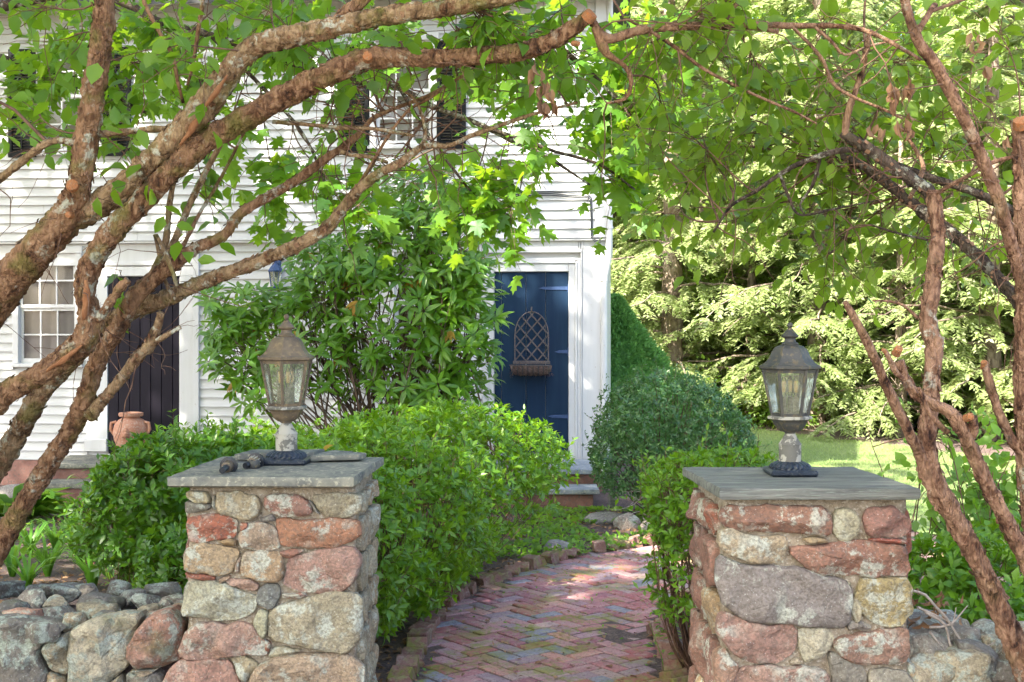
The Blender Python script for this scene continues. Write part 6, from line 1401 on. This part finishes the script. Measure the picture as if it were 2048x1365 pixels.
# weeds at the right edge of the path
for k, (x, y, h_, lab) in enumerate(((1328,1365,.26,'upright three leaved weed at the right edge of the brick path'),(1376,1330,.22,'small weed beside the right pillar foot'))):
    Y = 6.3+.3*k; p = np.array(P(x, y, Y)); p[2] = gz(p[0], p[1]); t = empty('weed', p, lab, 'plant'); lv, st = Leaves(), Sticks(4); s2 = wander(p, (0,0,1), h_, 6, .05); st.add(s2, .003, .0015)
    for j in range(2,7):
        for i in range(4): a = rng.uniform(0,6.28); d_ = np.array([math.cos(a), math.sin(a), .25]); lv.add(s2[j]+d_*.03, d_, (0,-.2,1), rng.uniform(.035,.055))
    st.build(t, M['lily'], 'stalk'); lv.build(t, SM, M['leaf_light'], mass='leaves')
# solar light
q = P(1302,1042,11.3); so_ = empty('solar_path_light', (q.x,11.3,gz(q.x,11.3)), 'small solar path light on a stake by the boulders', 'path light'); z0 = gz(q.x,11.3)
MB().lathe([(.010,-.05),(.010,.14)], 10, (q.x,11.3,z0)).build('stake', M['black_plastic'], so_, True); MB().lathe([(.018,.14),(.032,.155),(.034,.20)], 14, (q.x,11.3,z0)).build('lens', M['lamp_glass'], so_, True)
MB().lathe([(.05,.20),(.052,.215),(.03,.232),(.012,.236)], 16, (q.x,11.3,z0)).build('cap', M['lamp_grey'], so_, True)
q = P(1222,960,12.2); ps = empty('short_post', (q.x,12.3,-.1), 'short weathered post beside the right door steps', 'post'); MB().bbox(.955,1.02,12.3,12.36,-.2,.24,.008).build('post', M['oldwood'], ps)

# ground cover, litter, grass
def ground_scatter(name, mat, shapes, n, region, size, lie=.35, lift=.006, keep=None, up=0.0):
    x = rng.uniform(region[0], region[1], n); y = rng.uniform(region[2], region[3], n); ok = np.ones(n, bool)
    if keep is not None: ok = np.array([keep(a, b2) for a, b2 in zip(x, y)])
    x, y = x[ok], y[ok]; m = len(x); p = np.stack([x, y, [gz(a, b2)+lift for a, b2 in zip(x, y)]], 1)
    d = np.concatenate([rng.normal(0,1,(m,2)), np.full((m,1), up)+rng.normal(0,lie,(m,1))],1); nn = np.stack([rng.normal(0,lie,m), rng.normal(0,lie,m), np.ones(m)],1)
    lv = Leaves(); lv.add(p, d, nn, rng.uniform(size[0], size[1], m)); P_ = np.concatenate(lv.p); D_ = np.concatenate(lv.d); N_ = np.concatenate(lv.n); S_ = np.concatenate(lv.s); parts = []
    for k, sh in enumerate(shapes): ii = np.arange(m) % len(shapes) == k; parts.append(scatter(sh, P_[ii], D_[ii], N_[ii], S_[ii]))
    V, I = join(parts); link(name, np_mesh(name, V, I), M[mat], None, 'stuff')
offp = lambda x, y: not inside(PATH, x, y)
ground_scatter('leaf_litter', 'leaf_dead', [oval(.3,.12,.2), kite(.12)], 9000, (-4.5,2.2,5.6,12.3), (.03,.075), .3, .008, keep=lambda x, y: offp(x, y) and noise.noise((x*1.3, y*1.3, 2)) > -.25)
ground_scatter('mulch_chips', 'leaf_dead', [kite(.10), kite(.2)], 9000, (-4.5,2.2,5.6,9.5), (.02,.05), .3, .004, keep=lambda x, y: offp(x, y))
ground_scatter('path_litter', 'leaf_dead', [kite(.10), oval(.3,.1,.2)], 850, (-.6,1.5,5.9,9.8), (.014,.042), .15, .016, keep=lambda x, y: inside(PATH, x, y))
ground_scatter('ground_cover', 'leaf_light', [small(.3,.06,.1), oval(.35,.05,.1)], 5200, (-.6,1.7,9.4,12.2), (.03,.075), .4, .02, keep=lambda x, y: offp(x, y) and noise.noise((x*1.6, y*1.6, 7)) > -.15, up=.5)
ground_scatter('creeping_leaves', 'leaf_light', [oval(.35,.05,.1)], 1500, (-5.2,-1.8,8.2,12.0), (.04,.09), .4, .03, keep=lambda x, y: noise.noise((x*1.4, y*1.4, 9)) > .0, up=.4)
ground_scatter('lawn_grass', 'grass', BL, 42000, (1.9,8.0,11.6,23.5), (.05,.10), .5, .0, keep=lambda x, y: inside(LAWN, x, y))
ground_scatter('moss_tufts', 'lily', [kite(.3)], 500, (-.5,1.6,6.0,9.8), (.012,.03), .5, .008, keep=lambda x, y: inside(PATH, x, y) and noise.noise((x*3, y*3, 1)) > .15, up=.4)
# ------------------------------------------------------------------ woodland beyond the lawn
KT = [kite(.16), kite(.22)]
def hemlock_mesh(H, R0, seed, nb):
    r = np.random.default_rng(seed); lv = Leaves(); st = Sticks(5); 
    for i in range(nb):
        h = .06+.92*(i+r.random())/nb; L = R0*(1-h)**.75*(.65+.5*r.random()); a = r.uniform(0,6.283); z = h*H
        d = np.array([math.cos(a), math.sin(a), .18]); k = 9; t = np.linspace(0,1,k+1)[:,None]; path = np.array([0,0,z])+d*L*t+np.array([0,0,-1])*L*.42*t**2+np.cumsum(r.normal(0,.03*L,(k+1,3)),0)*t
        st.add(path, .018+.02*(1-h), .004); side = np.array([-math.sin(a), math.cos(a), 0])
        m = int(14+L*11)
        for j in range(m):
            f = r.uniform(.12,1); q = path[int(f*k)] if f < 1 else path[-1]; s = 1 if j % 2 else -1; l2 = L*.32*(1.15-f)*r.uniform(.6,1.2)+.12
            d2 = norm(d*.75+side*s*r.uniform(.5,1.0)+np.array([0,0,-.25])); n2 = max(4, int(l2/.046)); u = np.linspace(.1,1,n2)[:,None]; pp = q+d2*l2*u+np.array([0,0,-.45])*l2*u**2
            for w_ in (1,-1):
                ld = norm(d2[None]*.8+np.cross(d2,[0,0,1])[None]*w_*r.uniform(.5,1.0,(n2,1))+np.array([0,0,-.35])+r.normal(0,.2,(n2,3))); lv.add(pp, ld, np.array([0,0,1])+r.normal(0,.35,(n2,3)), r.uniform(.075,.16,n2))
    p = np.concatenate(lv.p); d = np.concatenate(lv.d); n = np.concatenate(lv.n); s = np.concatenate(lv.s)
    V, I = join([scatter(KT[k], p[k::2], d[k::2], n[k::2], s[k::2]) for k in (0,1)]); me = np_mesh('crown', V, I); me.materials.append(M['leaf_hemlock'])
    V, I = join(st.parts); mb = np_mesh('boughs', V, I); mb.materials.append(M['bark_bg'])
    pts = [Vector((0,0,-.4)), Vector((.02,0,H*.3)), Vector((-.03,.02,H*.6)), Vector((0,0,H*.98))]; sc_ = H/14
    tmp = empty('tmp', (0,0,0)); o, _ = limb('trunk', pts, [.26*sc_,.19*sc_,.13*sc_,.02], M['bark_bg'], tmp, 16, .12, .12, seed); tm = o.data; bpy.data.objects.remove(o); bpy.data.objects.remove(tmp)
    return me, mb, tm
HM = [hemlock_mesh(13, 3.4, 5, 110), hemlock_mesh(10, 2.9, 6, 90), hemlock_mesh(7.5, 2.4, 8, 70)]
def woodtree(name, meshes, x, y, s, rz, label, cat, group):
    t = empty(name, (x, y, gz(x, y)), label, cat, group, rz)
    for nm, me in meshes:
        o = link(nm, me, None, t, 'stuff' if nm in ('crown','boughs') else None); o.scale = (s, s, s)
    return t
HG = 'hemlocks at the lawn edge'
for (x, y, k, s, rz, lab) in ((3.1,24.3,0,1.0,.3,'sunlit hemlock just right of the dwarf spruce, with low drooping boughs'),(5.6,22.8,0,.95,2.1,'pale sunlit hemlock right behind the right lantern'),(7.9,20.6,1,1.0,4.0,'hemlock at the lawn edge behind the right hand stems'),
     (10.4,19.2,1,1.05,5.2,'hemlock at the far right where the lawn ends'),(4.3,27.5,0,1.15,1.0,'taller hemlock in the second row above the holly bush'),(7.0,26.5,0,1.1,3.4,'taller hemlock in the second row above the right lantern'),(10.0,24.5,0,1.1,.8,'tall hemlock in the second row at the right edge'),
     (6.6,21.2,2,.85,1.7,'young hemlock at the edge of the sunny lawn'),(2.2,29,0,1.2,2.6,'tall hemlock seen past the corner of the house'),(9.1,22.0,2,1.0,.2,'young hemlock deep in the right side woodland'),(12.8,22,0,1.0,.5,'hemlock beyond the right frame edge'),(4.6,24.0,2,.9,3.9,'young hemlock between the two nearest tall ones')):
    woodtree('hemlock', [('crown',HM[k][0]),('boughs',HM[k][1]),('trunk',HM[k][2])], x, y, s, rz, lab, 'tree', HG)
def broad_mesh(H, R0, seed, n, leaf):
    r = np.random.default_rng(seed); lv = Leaves(); st = Sticks(6); cl = []
    for i in range(26):
        a = r.uniform(0,6.283); h = r.uniform(.25,.95); q = np.array([math.cos(a)*R0*r.uniform(.2,.9)*(1.15-h*.6), math.sin(a)*R0*r.uniform(.2,.9)*(1.15-h*.6), h*H]); cl.append(q); st.add(curve_to((0,0,h*H*.55), q, 7, .1), .05, .012)
    cl = np.array(cl); j = r.integers(0, len(cl), n); v = norm(r.normal(0,1,(n,3))); p = cl[j]+v*np.array([1.15,1.15,.8])*(R0*.36)*r.random((n,1))**.45
    lv.add(p, v+r.normal(0,.6,(n,3))+[0,0,-.3], np.array([0,0,1])+r.normal(0,.5,(n,3)), r.uniform(leaf*.7, leaf*1.2, n)); p = np.concatenate(lv.p); d = np.concatenate(lv.d); nn = np.concatenate(lv.n); s = np.concatenate(lv.s)
    V, I = scatter(small(.34,.05,.12), p, d, nn, s); me = np_mesh('crown', V, I); me.materials.append(M['leaf_bg']); V, I = join(st.parts); mb = np_mesh('boughs', V, I); mb.materials.append(M['bark_bg'])
    tmp = empty('tmp', (0,0,0)); o, _ = limb('trunk', [Vector((0,0,-.4)),Vector((.1,0,H*.4)),Vector((0,.1,H*.85))], [.22,.16,.05], M['bark_bg'], tmp, 14, .15, .1, seed); tm = o.data; bpy.data.objects.remove(o); bpy.data.objects.remove(tmp)
    return me, mb, tm
BMh = [broad_mesh(12, 3.8, 21, 26000, .13), broad_mesh(9, 3.2, 22, 18000, .12)]
bl = ['broadleaf tree in the wood behind the first hemlock','broadleaf tree in the wood straight above the right lantern','broadleaf tree in the wood behind the central right stem','broadleaf tree in the wood at the right edge of view','broadleaf tree deep in the wood above the house corner','broadleaf tree deep in the wood right of the hemlocks','leafy tree at the wood edge beyond the stubby stems','broadleaf tree far back between the hemlock tops','young broadleaf tree filling the gap left of the right lantern','young broadleaf tree filling the gap right of the right lantern']
for i, (x, y, k, s) in enumerate(((4.5,33,0,1.2),(8.5,31,0,1.1),(11.5,28,0,1.0),(14.5,26,0,1.1),(1.5,36,0,1.3),(18,33,0,1.3),(9.2,24.2,1,.8),(7,38,0,1.5),(4.4,25.6,1,.62),(7.0,23.9,1,.55))):
    woodtree('broadleaf_tree', [('crown',BMh[k][0]),('boughs',BMh[k][1]),('trunk',BMh[k][2])], x, y, s, i*1.3, bl[i], 'tree', 'broadleaf trees in the wood')
# low leafy edge of the wood
lv, st = Leaves(), Sticks(4)
for k in range(120):
    f = rng.random(); x = 3.6+f*9; y = 23.6-f*5.2+rng.uniform(-.4,2.2); h = rng.uniform(.4,1.5); c = np.array([x, y, gz(x,y)+h*.5]); m = 110; v = norm(rng.normal(0,1,(m,3))); p = c+v*[.55,.55,h*.6]*rng.random((m,1))**.4
    lv.add(p, v+rng.normal(0,.5,(m,3)), np.array([0,-.2,1])+rng.normal(0,.5,(m,3)), rng.uniform(.06,.13,m)); st.add(wander((x,y,gz(x,y)-.05), (rng.normal(0,.2),0,1), h, 5, .15), .012, .004)
p = np.concatenate(lv.p); V, I = scatter(small(.34,.05,.12), p, np.concatenate(lv.d), np.concatenate(lv.n), np.concatenate(lv.s)); link('undergrowth', np_mesh('undergrowth', V, I), M['leaf_bg'], None, 'stuff')
V, I = join(st.parts); link('undergrowth_stems', np_mesh('undergrowth_stems', V, I), M['bark_bg'], None, 'stuff')
# far wood that closes the view
n = 52000; x = rng.uniform(-28, 48, n); y = rng.uniform(40, 52, n); z = 15*rng.random(n)**.8*(1+.25*np.array([noise.noise((a*.18, 3, 1)) for a in x]))
V, I = scatter(small(.36,.05,.12), np.stack([x,y,z],1), rng.normal(0,1,(n,3))+[0,0,-.2], np.array([0,-.3,.8])+rng.normal(0,.5,(n,3)), rng.uniform(.3,.65,n)); link('far_woods', np_mesh('far_woods', V, I), M['leaf_bg'], None, 'stuff')

# unseen trees added left of the viewer to block sun from gate and house
SH = broad_mesh(13, 5.6, 23, 8500, .26)
for i, (x, y, s, lab) in enumerate(((-9.0,-4.2,1.5,'tall spreading shade tree behind the viewer'),(-10.6,4.6,1.4,'tall spreading shade tree left of the gate'))):
    woodtree('added_shade_tree', [('crown',SH[0]),('boughs',SH[1]),('trunk',SH[2])], x, y, s, i*2.1, lab, 'tree', 'shade trees left of the gate')
